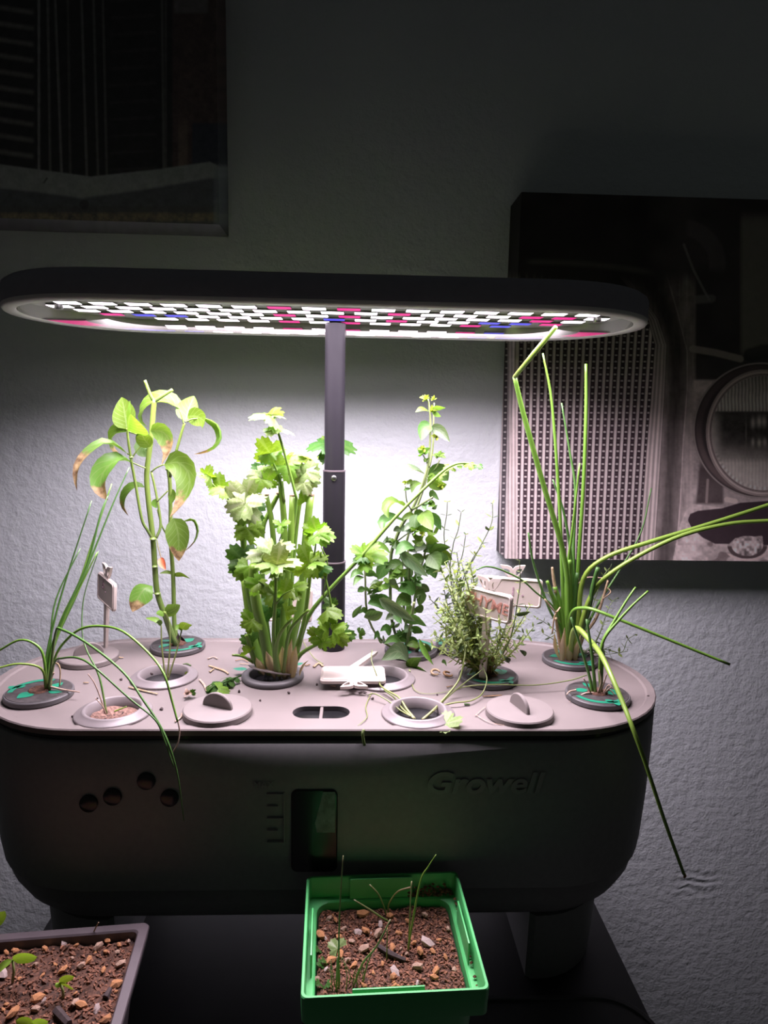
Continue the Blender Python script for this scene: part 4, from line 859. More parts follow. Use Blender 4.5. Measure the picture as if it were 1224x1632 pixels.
L_ = [  # petiole point, tip, depth, size, material, normal
    ((434, 664), (400, 655), -0.002, 40, fr_, (0, -0.35, 1)), ((434, 661), (462, 660), 0.002, 26, fp_, flat_), ((434, 660), (438, 648), 0.004, 26, fp_, (0, -0.3, 1)),
    ((440, 682), (410, 678), 0.0, 24, fr_, flat_), ((440, 682), (472, 684), 0.002, 36, fp_, flat_), ((438, 680), (440, 688), -0.006, 16, fr_, til),
    ((432, 722), (400, 708), 0.010, 26, fr_, fac), ((430, 722), (422, 710), 0.006, 34, fr_, til), ((432, 722), (452, 712), 0.012, 28, fr_, til), ((428, 722), (412, 735), 0.006, 22, fr_, fac),
    ((455, 735), (484, 724), 0.018, 36, fr_, til), ((448, 745), (440, 730), 0.016, 34, fr_, fac), ((456, 742), (462, 760), 0.012, 32, fr_, fac), ((440, 748), (424, 752), 0.014, 26, fr_, fac),
    ((486, 760), (505, 732), 0.014, 34, fp_, fac), ((484, 756), (470, 738), 0.016, 30, fp_, fac), ((488, 752), (502, 758), 0.012, 28, fp_, fac), ((492, 735), (510, 738), 0.02, 26, fp_, til), ((494, 732), (484, 722), 0.022, 26, fp_, flat_),
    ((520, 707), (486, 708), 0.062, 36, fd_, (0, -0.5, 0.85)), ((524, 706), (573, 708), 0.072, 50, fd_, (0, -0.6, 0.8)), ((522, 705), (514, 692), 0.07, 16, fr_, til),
    ((420, 748), (402, 742), 0.014, 22, fd_, fac), ((418, 760), (400, 756), 0.01, 28, fp_, fac), ((416, 764), (408, 778), 0.006, 28, fr_, fac), ((424, 766), (432, 752), 0.010, 26, fr_, fac),
    ((392, 795), (368, 776), 0.0, 42, fp_, fac), ((392, 792), (398, 768), 0.002, 36, fp_, til), ((390, 800), (372, 806), -0.004, 36, fp_, fac), ((392, 802), (416, 790), -0.006, 40, fp_, til), ((390, 806), (405, 824), -0.008, 38, fp_, fac), ((388, 812), (384, 832), -0.004, 30, fr_, fac),
    ((404, 812), (414, 832), 0.004, 28, fd_, fac), ((392, 838), (380, 842), 0.0, 22, fr_, fac), ((394, 842), (410, 862), -0.006, 34, fr_, fac), ((398, 838), (418, 850), 0.0, 30, fr_, fac),
    ((336, 760), (312, 748), 0.0, 24, fr_, til), ((330, 757), (334, 745), 0.0, 20, fr_, fac), ((352, 778), (346, 758), 0.002, 28, fr_, til), ((356, 780), (326, 779), -0.004, 26, fr_, til), ((358, 780), (370, 762), 0.004, 22, fr_, til),
    ((447, 836), (436, 826), 0.0, 16, fr_, til), ((447, 836), (460, 828), 0.0, 20, fr_, til), ((447, 838), (446, 846), -0.002, 16, fr_, til),
    ((506, 848), (530, 852), -0.012, 34, fr_, til), ((504, 846), (500, 832), -0.008, 28, fr_, fac), ((508, 850), (518, 862), -0.014, 28, fr_, fac), ((500, 848), (488, 840), -0.006, 24, fr_, fac), ((484, 770), (500, 800), 0.008, 24, fp_, fac), ((486, 800), (482, 780), 0.010, 20, fr_, fac),
    ((432, 878), (418, 862), -0.020, 36, fp_, til), ((428, 884), (402, 880), -0.022, 40, fp_, til), ((440, 876), (470, 862), -0.016, 34, fp_, til), ((440, 896), (412, 894), -0.026, 40, fr_, (0, -0.3, 1)), ((441, 900), (446, 876), -0.028, 40, fp_, (0, -0.35, 1)), ((443, 898), (482, 886), -0.026, 44, fp_, (0, -0.3, 1)), ((444, 902), (488, 896), -0.028, 32, fr_, flat_), ((440, 890), (450, 868), -0.012, 28, fd_, fac), ((438, 902), (420, 906), -0.028, 30, fr_, (0, -0.3, 1)),
    ((390, 895), (370, 878), 0.002, 40, fd_, fac), ((390, 898), (372, 902), 0.0, 30, fd_, fac), ((396, 906), (378, 918), -0.004, 30, fr_, fac), ((398, 902), (400, 922), -0.006, 32, fr_, fac),
    ((492, 896), (482, 868), -0.004, 36, fr_, fac), ((496, 898), (520, 882), -0.010, 34, fr_, til), ((498, 902), (510, 912), -0.012, 30, fr_, fac), ((500, 896), (538, 892), -0.016, 26, fr_, flat_), ((488, 906), (478, 886), 0.0, 30, fr_, fac),
    ((436, 948), (410, 926), -0.020, 30, fr_, til), ((432, 944), (440, 928), -0.014, 26, fr_, fac), ((410, 932), (396, 928), -0.018, 26, fr_, fac), ((412, 930), (428, 938), -0.02, 24, fr_, til), ((468, 938), (486, 928), -0.022, 28, fr_, til), ((464, 942), (474, 948), -0.024, 24, fr_, til), ((452, 946), (460, 920), -0.006, 30, fr_, fac),
    ((432, 968), (420, 984), 0.004, 30, fd_, fac), ((430, 962), (444, 958), 0.002, 28, fd_, fac), ((455, 975), (466, 972), -0.008, 22, fr_, fac),
    ((400, 988), (388, 976), -0.004, 24, fr_, fac), ((400, 996), (384, 994), -0.006, 20, fr_, fac), ((402, 990), (412, 1002), -0.01, 24, fr_, fac), ((404, 1024), (388, 1018), -0.004, 26, fd_, fac), ((396, 1040), (390, 1030), -0.008, 18, fr_, fac),
    ((520, 972), (546, 978), -0.010, 32, fr_, til), ((524, 1002), (514, 990), -0.012, 28, fr_, til), ((530, 1006), (550, 992), -0.014, 30, fr_, til), ((534, 1012), (556, 1026), -0.014, 30, fr_, fac), ((545, 1010), (572, 1016), -0.010, 26, fd_, fac), ((522, 980), (536, 990), -0.008, 22, fr_, fac), ((505, 1012), (492, 1002), -0.01, 22, fr_, fac), ((506, 1014), (516, 1008), -0.012, 20, fr_, fac), ((512, 1020), (496, 1022), -0.012, 20, fr_, fac), ((515, 1024), (522, 1024), -0.014, 20, fr_, fac), ((572, 1010), (582, 1008), -0.008, 14, fd_, fac), ((526, 966), (536, 956), -0.004, 20, fd_, fac), ((527, 962), (514, 972), -0.006, 18, fd_, fac),
    ((578, 884), (558, 862), 0.002, 26, fr_, til), ((580, 884), (598, 862), 0.002, 34, fr_, til), ((582, 884), (624, 880), 0.004, 42, fr_, til), ((576, 888), (564, 892), 0.0, 18, fd_, til), ((582, 888), (594, 894), 0.0, 16, fd_, til),
    ((700, 757), (714, 746), 0.012, 18, fr_, til), ((718, 743), (706, 748), 0.012, 16, fr_, til), ((748, 739), (754, 747), 0.010, 14, fr_, til), ((762, 741), (770, 747), 0.010, 12, fd_, til), ((730, 739), (735, 745), 0.012, 12, fr_, til),
    ((504, 888), (528, 893), -0.010, 14, fr_, flat_), ((512, 905), (535, 906), -0.012, 22, fd_, (0, -0.6, 0.8)), ((508, 906), (496, 908), -0.01, 14, fr_, til),
]
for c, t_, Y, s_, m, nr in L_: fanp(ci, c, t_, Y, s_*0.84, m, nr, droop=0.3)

# ---------------- oregano
og = thing('oregano_plant', 'oregano plant with round leaves and yellow-green buds at the top, right of pole', 'oregano plant', (0.0573, 0.0487, 0))
pod(og, (0.0573, 0.0487), math.radians(-60))
OS = M['oreg_stem']; b = 0.049
for pxs, Y, w in (
    ([(652, 1050), (642, 1038), (628, 1004), (623, 975), (622, 932), (623, 887), (628, 868), (639, 839), (655, 814), (668, 787), (677, 762), (684, 728), (686, 674), (684, 647), (682, 636)], (b, 0.035), (5, 5.5, 6, 4, 2.5)),
    ([(655, 1050), (645, 980), (640, 920), (646, 872), (661, 818), (675, 778), (689, 721), (691, 667), (692, 642)], (b, 0.045), (4.5, 4, 2)),
    ([(650, 1050), (655, 1000), (665, 930), (680, 870), (686, 835)], (b, 0.04), (5, 4, 3)),
    ([(648, 1050), (630, 1035), (603, 1016), (585, 977), (582, 914), (579, 884)], (b, 0.03), (4, 4, 3)),
    ([(652, 1050), (650, 1020), (655, 990), (660, 960)], (b, 0.02), (5, 4)), ([(654, 1052), (668, 1032), (676, 1028)], (b, 0.025), (5, 4)),
    ([(648, 1050), (652, 1062), (653, 1070)], (0.045, 0.01), (4, 3)), ([(650, 1050), (646, 1010), (650, 950), (652, 900), (650, 875)], (b, 0.035), (4, 3)),
    ([(655, 812), (648, 798), (646, 775)], (0.04, 0.035), (2.4, 1.8)), ([(657, 812), (668, 806), (690, 792)], (0.04, 0.03), (4, 3)), ([(684, 755), (695, 745), (702, 730)], (0.04, 0.036), (2.4, 2)), ([(684, 745), (678, 732), (674, 725)], (0.04, 0.035), (2.4, 2)), ([(677, 760), (690, 770), (702, 778)], (0.04, 0.03), (2.4, 2)),
    ([(630, 865), (650, 850), (662, 843)], (0.044, 0.038), (2.6, 2)), ([(623, 915), (632, 900), (645, 870)], (0.046, 0.04), (2.6, 2))):
    stem(og, pxs, Y, w, OS, k=4, n=6)
O1, O2, O3 = M['oreg'], M['oreg_b'], M['oreg_g']
OL = [  # midrib, depths, width, material, twist, cup, profile
    ([(684, 656), (673, 652), (662, 657)], (0.038, 0.03), 12, O2, 40, 0.2), ([(685, 656), (696, 650), (710, 650)], (0.038, 0.034), 11, O2, 45, 0.2), ([(688, 656), (696, 660), (703, 664)], (0.04, 0.03), 9, O2, 40, 0.2),
    ([(688, 679), (676, 683), (671, 702)], (0.040, 0.032), 24, O1, 0, 0.35), ([(687, 681), (704, 687), (717, 704)], (0.040, 0.030), 20, O3, 25, 0.4),
    ([(677, 756), (656, 748), (640, 757), (630, 778)], (0.036, 0.02), 22, O3, 40, 0.45), ([(682, 757), (700, 752), (714, 766)], (0.038, 0.042), 32, O1, 8, 0.3), ([(682, 760), (700, 772), (712, 772)], (0.034, 0.028), 26, O2, 30, 0.3), ([(683, 758), (690, 760), (697, 764)], (0.036, 0.024), 12, O2, 20, 0.2),
    ([(660, 775), (655, 768), (648, 772)], (0.036, 0.03), 10, O2, 30, 0.2), ([(672, 770), (660, 772), (656, 786)], (0.036, 0.03), 13, O2, 20, 0.3), ([(654, 778), (648, 780), (643, 782)], (0.034, 0.03), 7, O1, 40, 0.2),
    ([(646, 808), (628, 800), (616, 810), (620, 826)], (0.036, 0.024), 24, O2, 45, 0.5), ([(643, 831), (626, 826), (609, 834), (612, 848)], (0.036, 0.02), 24, O1, 45, 0.5),
    ([(687, 795), (692, 786), (700, 797)], (0.034, 0.026), 15, O1, 20, 0.4), ([(686, 797), (688, 806), (682, 808)], (0.034, 0.03), 13, O2, 20, 0.3), ([(684, 800), (676, 806), (680, 814)], (0.036, 0.03), 10, O1, 20, 0.3),
    ([(672, 817), (680, 828), (690, 845)], (0.034, 0.018), 28, O2, 5, 0.3), ([(680, 820), (696, 828), (703, 845)], (0.046, 0.04), 20, O1, 30, 0.3), ([(664, 820), (660, 832), (662, 845)], (0.036, 0.03), 18, O1, 20, 0.3), ([(662, 843), (652, 838), (644, 846)], (0.034, 0.028), 13, O3, 30, 0.2), ([(664, 845), (676, 842), (684, 848)], (0.034, 0.026), 13, O2, 30, 0.2), ([(656, 850), (668, 858), (676, 852)], (0.034, 0.026), 12, O2, 20, 0.2),
    ([(660, 872), (645, 870), (630, 885)], (0.03, 0.02), 20, O1, 30, 0.2), ([(684, 882), (700, 872), (718, 872)], (0.03, 0.026), 20, O1, 25, 0.25), ([(684, 884), (694, 895), (700, 908)], (0.03, 0.02), 32, O1, 10, 0.25), ([(680, 865), (690, 858), (700, 864)], (0.03, 0.024), 18, O2, 30, 0.25), ([(674, 860), (664, 866), (656, 862)], (0.034, 0.03), 16, O2, 30, 0.25),
    ([(636, 880), (652, 890), (668, 904), (682, 919)], (0.026, 0.012), 25, O3, 30, 0.35), ([(622, 900), (607, 897), (592, 904)], (0.04, 0.034), 12, O1, 40, 0.25), ([(623, 905), (612, 905), (602, 924)], (0.044, 0.04), 24, O1, 0, 0.2), ([(622, 882), (604, 870), (586, 883)], (0.036, 0.03), 18, O2, 45, 0.3),
    ([(620, 925), (614, 925), (611, 926)], (0.03, 0.026), 11, O2, 30, 0.1), ([(620, 937), (612, 935), (606, 938)], (0.03, 0.026), 11, O2, 40, 0.1), ([(624, 932), (630, 926), (634, 932)], (0.03, 0.026), 12, O3, 20, 0.1), ([(610, 932), (600, 928), (590, 932)], (0.036, 0.03), 11, O3, 40, 0.1), ([(612, 938), (600, 940), (594, 948)], (0.036, 0.03), 12, O1, 20, 0.2), ([(630, 905), (640, 912), (648, 906)], (0.036, 0.03), 12, O2, 20, 0.2), ([(640, 900), (634, 910), (626, 912)], (0.036, 0.03), 12, O2, 20, 0.2), ([(588, 945), (592, 952), (602, 946)], (0.036, 0.03), 10, O1, 20, 0.2),
    ([(622, 966), (604, 958), (586, 962)], (0.036, 0.03), 27, O1, 20, 0.25), ([(662, 944), (648, 936), (634, 942)], (0.034, 0.026), 24, O1, 15, 0.25), ([(656, 960), (642, 955), (630, 966)], (0.034, 0.024), 26, O1, 10, 0.25), ([(604, 954), (624, 964), (644, 976), (662, 990)], (0.024, 0.006), 26, O3, 28, 0.4), ([(660, 950), (672, 948), (668, 966)], (0.04, 0.036), 20, O1, 10, 0.3),
    ([(648, 990), (664, 986), (680, 998)], (0.026, 0.016), 20, O1, 25, 0.3), ([(580, 984), (594, 984), (610, 976)], (0.03, 0.022), 24, O1, 20, -0.4), ([(562, 985), (568, 974), (577, 964)], (0.03, 0.026), 11, O1, 20, 0.3), ([(630, 975), (636, 985), (640, 994)], (0.03, 0.022), 16, O1, 20, 0.3),
    ([(580, 917), (568, 912), (558, 922)], (0.032, 0.026), 13, O1, 35, 0.3), ([(580, 920), (570, 922), (563, 934)], (0.032, 0.02), 11, O1, 25, 0.3), ([(583, 918), (594, 912), (604, 922)], (0.032, 0.026), 14, O1, 30, 0.3), ([(583, 908), (580, 900), (586, 893)], (0.032, 0.024), 11, O2, 15, 0.2), ([(580, 886), (570, 888), (564, 890)], (0.032, 0.026), 7, O1, 40, 0.2),
    ([(652, 1054), (634, 1038), (608, 1052)], (0.03, 0.004), 34, O3, 38, 0.35), ([(652, 1064), (660, 1052), (672, 1048)], (0.022, 0.014), 22, O1, 15, 0.3), ([(668, 1018), (678, 1038), (691, 1060)], (0.024, 0.01), 13, O2, 35, 0.4), ([(640, 1027), (626, 1018), (612, 1026)], (0.03, 0.018), 15, O1, 35, 0.3), ([(622, 1012), (614, 1000), (606, 1006)], (0.03, 0.024), 16, O1, 25, 0.3), ([(606, 1018), (600, 1010), (596, 1020)], (0.034, 0.026), 12, O1, 20, 0.3),
    ([(655, 1068), (668, 1064), (682, 1072)], (0.022, 0.010), 11, M['cil_dark'], 40, 0.2), ([(575, 1006), (580, 1004), (583, 1010)], (0.03, 0.024), 9, O1, 30, 0.2), ([(704, 1056), (709, 1054), (712, 1062)], (0.02, 0.016), 8, O1, 30, 0.2),
    ([(678, 905), (690, 910), (694, 922)], (0.044, 0.04), 20, O1, 10, 0.3), ([(700, 900), (706, 890), (704, 880)], (0.046, 0.046), 20, O1, 20, 0.3), ([(655, 905), (650, 918), (654, 930)], (0.044, 0.04), 18, O1, 10, 0.3), ([(640, 1000), (646, 1008), (650, 1000)], (0.05, 0.045), 16, O1, 30, 0.3), ([(625, 870), (635, 865), (640, 872)], (0.042, 0.036), 13, O1, 30, 0.2), ([(627, 868), (616, 862), (610, 866)], (0.042, 0.036), 9, O3, 40, 0.2),
]
for pxs, Y, w_, m, tw, cp in OL: leafp(og, pxs, Y, w_, m, tw, cp, prof='ovate' if w_ > 14 else 'elliptic', n=8)
rnd = random.Random(77)
for (x, y), Y0, r_ in [((628, 868), 0.04, 14), ((639, 845), 0.04, 12), ((646, 872), 0.043, 14), ((622, 932), 0.042, 14), ((623, 960), 0.042, 18), ((640, 930), 0.04, 20), ((642, 900), 0.04, 20), ((664, 935), 0.045, 22), ((668, 915), 0.045, 18), ((680, 870), 0.04, 18), ((676, 890), 0.04, 22), ((655, 1000), 0.044, 20), ((660, 970), 0.044, 22), ((640, 985), 0.046, 20), ((626, 1000), 0.046, 18), ((610, 1020), 0.04, 14), ((585, 977), 0.036, 13), ((582, 940), 0.034, 12), ((648, 1020), 0.04, 18), ((668, 1030), 0.04, 16), ((661, 822), 0.04, 16), ((672, 840), 0.042, 18), ((690, 850), 0.044, 18), ((696, 880), 0.048, 18), ((690, 905), 0.05, 16)]:
    a0 = rnd.uniform(0, 360)
    for s_ in (0, 180):
        a = math.radians(a0+s_+rnd.uniform(-25, 25)); L = r_*rnd.uniform(1.0, 1.5); dy = math.sin(a)*0.010
        tx, ty = x+math.cos(a)*L, y+rnd.uniform(-0.1, 0.55)*L
        leafp(og, [(x, y), ((x+tx)/2, (y+ty)/2-rnd.uniform(2, 6)), (tx, ty)], (Y0, Y0+dy-0.004), r_*rnd.uniform(0.75, 1.05), rnd.choice((O1, O1, O1, O2, O3)), rnd.uniform(5, 40), rnd.uniform(0.15, 0.4), n=8)
def cluster(parent, c, Y, r, n, m, seed):
    rnd = random.Random(seed); g = G(); C3 = PY(*c, Y)
    for i in range(n):
        d = Vector((rnd.uniform(-1, 1), rnd.uniform(-1, 1), rnd.uniform(-0.3, 1))).normalized(); L = px(r, Y)*rnd.uniform(0.8, 1.35)
        g.leaf([C3, C3+d*L*0.55, C3+d*L+Vector((0, 0, -L*0.12))], L*0.7, d.orthogonal(), 0.4, 'elliptic', 4)
    return part('bud_cluster', g, m, parent, sm='all')
for i, (c, Y, r, n, m) in enumerate([((678, 637), 0.035, 9, 14, 'bud'), ((692, 636), 0.045, 6, 9, 'bud'), ((690, 655), 0.036, 9, 10, 'bud'), ((694, 697), 0.038, 8, 12, 'bud'), ((675, 723), 0.036, 12, 12, 'oreg_b'), ((674, 716), 0.034, 7, 8, 'bud'), ((700, 728), 0.038, 10, 11, 'oreg_b'), ((703, 774), 0.03, 8, 9, 'bud'), ((648, 770), 0.034, 7, 8, 'bud'), ((661, 846), 0.03, 10, 10, 'oreg_b'), ((672, 852), 0.028, 8, 8, 'bud'), ((618, 862), 0.04, 9, 7, 'oreg'), ((603, 935), 0.03, 12, 10, 'oreg_b'), ((634, 918), 0.036, 14, 12, 'oreg_b'), ((592, 945), 0.034, 9, 8, 'oreg'), ((684, 802), 0.034, 9, 8, 'oreg_b'), ((680, 735), 0.036, 7, 6, 'oreg_b'), ((662, 925), 0.034, 12, 10, 'oreg'), ((694, 812), 0.036, 8, 6, 'oreg'), ((640, 1012), 0.04, 12, 10, 'oreg')]): cluster(og, c, Y, r, n, M[m], i)

# ---------------- thyme
def thyme(parent, base, Yb, tips, seed, lw=9, gap=8.5, start=0.25, dark=0.18, sm_='thy_stem', w=2.4, lname='foliage', r0=6):
    rnd = random.Random(seed)
    for tip in tips:
        (tx, ty), Yt = tip[:2]; mid = tip[2] if len(tip) > 2 else None
        bx, by = base[0]+rnd.uniform(-r0, r0), base[1]+rnd.uniform(-2, 2)
        if mid is None: mid = [(bx*0.45+tx*0.55+rnd.uniform(-8, 8), by*0.4+ty*0.6+rnd.uniform(-4, 10))]
        pts = K([(bx, by)]+mid+[(tx, ty)], Yb+rnd.uniform(-.003, .003), Yt, k=8)
        st = part('stem', G().tube(pts, [px(w, Yb)/2, px(w*0.55, Yb)/2], 5), M[sm_], parent, sm='all')
        L = sum((q-p).length for p, q in zip(pts, pts[1:])); n = max(3, int(L/px(gap, Yb))); rs = resample(pts, n+1)
        gg = [G(), G()]; ph = rnd.uniform(0, 6)
        for i in range(max(1, int(n*start)), n+1):
            T = (rs[min(i+1, n)]-rs[max(0, i-1)]).normalized(); A = T.orthogonal().normalized(); A = Matrix.Rotation(ph+i*1.57+rnd.uniform(-.3, .3), 3, T) @ A
            for s in (1, -1):
                if rnd.random() < 0.08: continue
                ll = px(lw, Yb)*rnd.uniform(0.65, 1.15)*(0.75 if i == n else 1); d = (A*s + T*rnd.uniform(0.0, 0.7) + Vector((0, 0, rnd.uniform(-.25, .2)))).normalized()
                p = rs[i]
                gg[1 if rnd.random() < dark else 0].leaf([p, p+d*ll*0.55+Vector((0, 0, ll*0.06)), p+d*ll], ll*rnd.uniform(0.38, 0.52), d.cross(T) if rnd.random() < 0.5 else d.cross(Vector((0, 0, 1))), 0.3, 'elliptic', 4)
        for g_, m in zip(gg, ('thy', 'thy_d')):
            if g_.v: part(lname, g_, M[m], st, sm='all', kind='stuff')
t1 = thing('thyme_plant', 'bushy thyme with tiny leaves around the red-lettered sign, front pod', 'thyme plant', (0.1042, -0.0024, 0))
pod(t1, (0.1042, -0.0024), math.radians(170))
rnd = random.Random(3); tips = []
for x, y in ((712, 930), (722, 905), (735, 895), (700, 958), (692, 985), (706, 1000), (720, 985), (728, 960), (716, 1020), (702, 1035), (735, 940), (745, 925), (742, 975), (752, 958), (760, 990), (770, 975), (782, 1000), (795, 985), (806, 1005), (822, 990), (838, 985), (835, 1010), (820, 1025), (800, 1030), (755, 1010), (740, 1010), (728, 1035), (845, 965), (850, 1000), (690, 1010), (748, 890), (757, 935), (788, 1025), (768, 1030), (712, 975), (724, 1000), (738, 990), (695, 970), (705, 915), (830, 970)):
    tips.append(((x, y), rnd.uniform(-0.03, 0.012)))
    if x < 800: tips.append(((x+rnd.uniform(-16, 22), y+rnd.uniform(-10, 24)), rnd.uniform(-0.03, 0.02)))
thyme(t1, (776, 1076), -0.003, tips, 5, lw=13, gap=9.0, dark=0.12)
thyme(t1, (778, 1076), -0.003, [((828, 893), -0.012, [(812, 1020), (826, 950), (829, 925)])], 8, lw=13, gap=19, start=0.4, sm_='thy_stem2')
for pxs, w_ in (([(774, 1078), (771, 1060), (765, 1042)], 6), ([(780, 1080), (783, 1062), (786, 1045)], 5), ([(778, 1078), (778, 1062), (775, 1048)], 5), ([(770, 1072), (756, 1060), (744, 1052)], 3)): stem(t1, pxs, (-0.004, -0.010), (w_, w_*0.7), M['husk'], name='woody_stem', n=6)
for s_, e_ in (((738, 1025), (728, 1042)), ((738, 935), (731, 922)), ((838, 1045), (828, 1036)), ((812, 1055), (804, 1048)), ((822, 980), (845, 975))): leafp(t1, [s_, ((s_[0]+e_[0])/2+2, (s_[1]+e_[1])/2), e_], (-0.012, -0.016), 8, M['thy_d'], 10, 0.3)
t2 = thing('thyme_plant', 'taller wiry thyme with dark sparse leaves, pod at the back edge', 'thyme plant', (0.0951, 0.056, 0))
pod(t2, (0.0951, 0.056), math.radians(20))
thyme(t2, (738, 1030), 0.054, [((713, 800), 0.05, [(722, 930), (708, 860), (712, 820)]), ((735, 816), 0.045, [(718, 920), (722, 870), (730, 845)]), ((785, 803), 0.05, [(740, 930), (762, 878), (783, 835)]), ((770, 868), 0.04, [(735, 940), (752, 893)]), ((742, 852), 0.05, [(728, 930), (738, 880)])], 11, lw=14, gap=21, start=0.45, dark=0.45, sm_='thy_stem2', w=2.2)
tips = [((x, y), rnd.uniform(0.025, 0.06)) for x, y in ((700, 900), (716, 888), (728, 880), (740, 905), (752, 915), (690, 930), (708, 940), (765, 905), (722, 925), (698, 975), (745, 950), (775, 960), (712, 960), (795, 1000), (810, 1010), (735, 960), (686, 955))]
thyme(t2, (738, 1030), 0.054, tips[::2], 12, lw=13, gap=9, dark=0.25, sm_='thy_stem2')
thyme(c2, (918, 1050), 0.034, [((873, 945), 0.04, None or [(890, 1000), (882, 965)]), ((855, 985), 0.03, [(890, 1010), (868, 992)]), ((985, 952), 0.05, [(950, 1020), (972, 965)]), ((965, 990), 0.045, [(945, 1030)]), ((1012, 1012), 0.04, [(960, 1035), (990, 1040), (1000, 1020)]), ((955, 1030), 0.03, [(938, 1040)]), ((930, 950), 0.05, [(925, 1000)]), ((1000, 1038), 0.03, [(955, 1045)]), ((975, 1030), 0.04, [(948, 1040)]), ((866, 1010), 0.03, [(885, 1022)]), ((972, 905), 0.05, [(955, 935), (966, 912)])], 21, lw=12, gap=14, start=0.35, dark=0.3, sm_='thy_stem2', w=1.8, lname='thyme_foliage')

# ---------------- open pods with seedlings
p1 = thing('seed_pod', 'clear pod of dry brown soil with pale seedlings, front left of deck', 'seed pod', (*PODS_OPEN['front_left'], 0)); ringpod(p1, PODS_OPEN['front_left'], True, -0.002)
stem(p1, [(170, 1138), (158, 1078), (139, 1038), (131, 1007), (134, 950), (157, 878)], [-0.056, -0.045, -0.03, -0.02], (3.6, 3, 2, 1.6), M['chive_d'], name='seedling', n=5)
stem(p1, [(168, 1138), (160, 1112), (150, 1088), (140, 1074)], (-0.056, -0.058), (2.6, 1.6), M['straw_pink'], name='seedling', n=5); stem(p1, [(169, 1138), (163, 1125), (152, 1113)], (-0.057, -0.06), (2, 1.4), M['straw_pink'], name='seedling', n=5)
stem(p1, [(182, 1134), (192, 1130), (202, 1126)], (-0.056, -0.054), (3, 2), M['chive_y'], name='seedling', n=5)
p2 = thing('seed_pod', 'clear pod with three thin seedlings in front of the basil', 'seed pod', (*PODS_OPEN['mid_left'], 0)); ringpod(p2, PODS_OPEN['mid_left'])
for pxs, m in (([(264, 1086), (258, 1030), (257, 996)], 'thread'), ([(266, 1086), (271, 1030), (270, 985)], 'thread'), ([(267, 1086), (281, 1040), (290, 1003)], 'thread')): stem(p2, pxs, (-0.001, 0.006), (3, 2.4), M[m], name='seedling', n=5)
leafp(p2, [(290, 1003), (296, 995), (306, 996)], (0.006, 0.0), 18, B1, 30, 0.2); leafp(p2, [(290, 1003), (284, 1000), (280, 1004)], (0.006, 0.002), 12, B1, 40, 0.2)
leafp(p2, [(257, 996), (248, 988), (232, 985)], (0.006, 0.01), 10, B1, 45, 0.2); leafp(p2, [(257, 996), (252, 990), (248, 993)], (0.006, 0.0), 9, M['oreg'], 30, 0.4)
leafp(p2, [(296, 1076), (301, 1073), (306, 1078)], (0.006, 0.002), 10, M['cil_pale'], 30, 0.2, name='fallen_leaf')
p3 = thing('seed_pod', 'clear pod of dark soil partly under the fallen white sign', 'seed pod', (*PODS_OPEN['middle'], 0)); ringpod(p3, PODS_OPEN['middle'])
p4 = thing('seed_pod', 'clear pod with long trailing thread-like seedlings, front right of water inlet', 'seed pod', (*PODS_OPEN['front_right'], 0)); ringpod(p4, PODS_OPEN['front_right'], True)
TH = M['thread']
for pxs, Y, w_ in (
    ([(661, 1146), (648, 1130), (636, 1112), (616, 1100), (606, 1092), (605, 1084), (610, 1086), (607, 1092), (598, 1070), (592, 1052), (593, 1036)], [-0.056, -0.04, -0.022, -0.018, -0.012, 0.0], (4.5, 3, 2.2, 1.8)),
    ([(660, 1146), (640, 1128), (628, 1112), (612, 1100)], (-0.056, -0.026), (3.4, 2.4)), ([(655, 1142), (638, 1132), (620, 1118), (598, 1106), (586, 1108)], (-0.056, -0.03), (2.6, 2)),
    ([(673, 1147), (686, 1136), (700, 1122), (716, 1104), (732, 1082), (740, 1050), (741, 1030), (732, 1012), (724, 1000)], [-0.056, -0.045, -0.03, -0.02, -0.016], (5, 4, 3, 2.2)),
    ([(698, 1126), (725, 1120), (750, 1117), (768, 1106), (776, 1082), (768, 1060)], [-0.046, -0.045, -0.03, -0.018], (3, 2.4, 2)), ([(690, 1134), (720, 1105), (745, 1085), (768, 1068)], [-0.05, -0.03, -0.020], (2.6, 2)),
    ([(716, 1108), (735, 1096), (780, 1091), (850, 1092), (905, 1085), (935, 1076)], [-0.034, -0.028, -0.022, -0.016], (2.2, 2))):
    stem(p4, pxs, Y, w_, TH, name='seedling', n=5)
p5 = thing('seed_pod', 'empty clear pod half hidden behind the cilantro', 'seed pod', (-0.0473, 0.0511, 0))
part('pod_cup', G().lathe([(0.0196, 0.0002), (0.0200, 0.0012), (0.0165, 0.0022), (0.0150, 0.0036), (0.0142, 0.0006)], (-0.0473, 0.0511, 0), 40), M['ring'], p5, sm='all'); part('soil', G().lathe([(0.0142, 0.0006), (0.007, 0.0012), (0, 0.001)], (-0.0473, 0.0511, 0), 20), M['soil'], p5)

# ---------------- small litter on the deck
def scrap(pxs, z, w_, m, label, grp=None, name='dry_stem', cat='plant litter', flat=0.45):
    pts = [PZ(x, y, zz) for (x, y), zz in zip(pxs, z if isinstance(z, (list, tuple)) else [z]*len(pxs))]; g = G().tube(smooth(pts, 4), [px(q*0.8, pts[0].y)/2 for q in w_], 6)
    zm = min(p.z for p in pts)
    if max(p.z for p in pts)-zm < 0.001:
        for v in g.v: v.z = 0.0004 + (v.z-zm)*0.45 + px(1.2, 0)
    return solo(name, g, M[m], label, cat, grp, sm='all')
Z1 = 0.0012
scrap([(333, 1060), (345, 1064), (357, 1068), (364, 1073)], Z1, (5, 6, 4), 'straw', 'tan split stem scrap behind the cilantro leaf pile')
scrap([(331, 1049), (340, 1046), (347, 1049)], Z1, (4, 3), 'straw_pink', 'pale forked scrap near the back of the deck, left of cilantro')
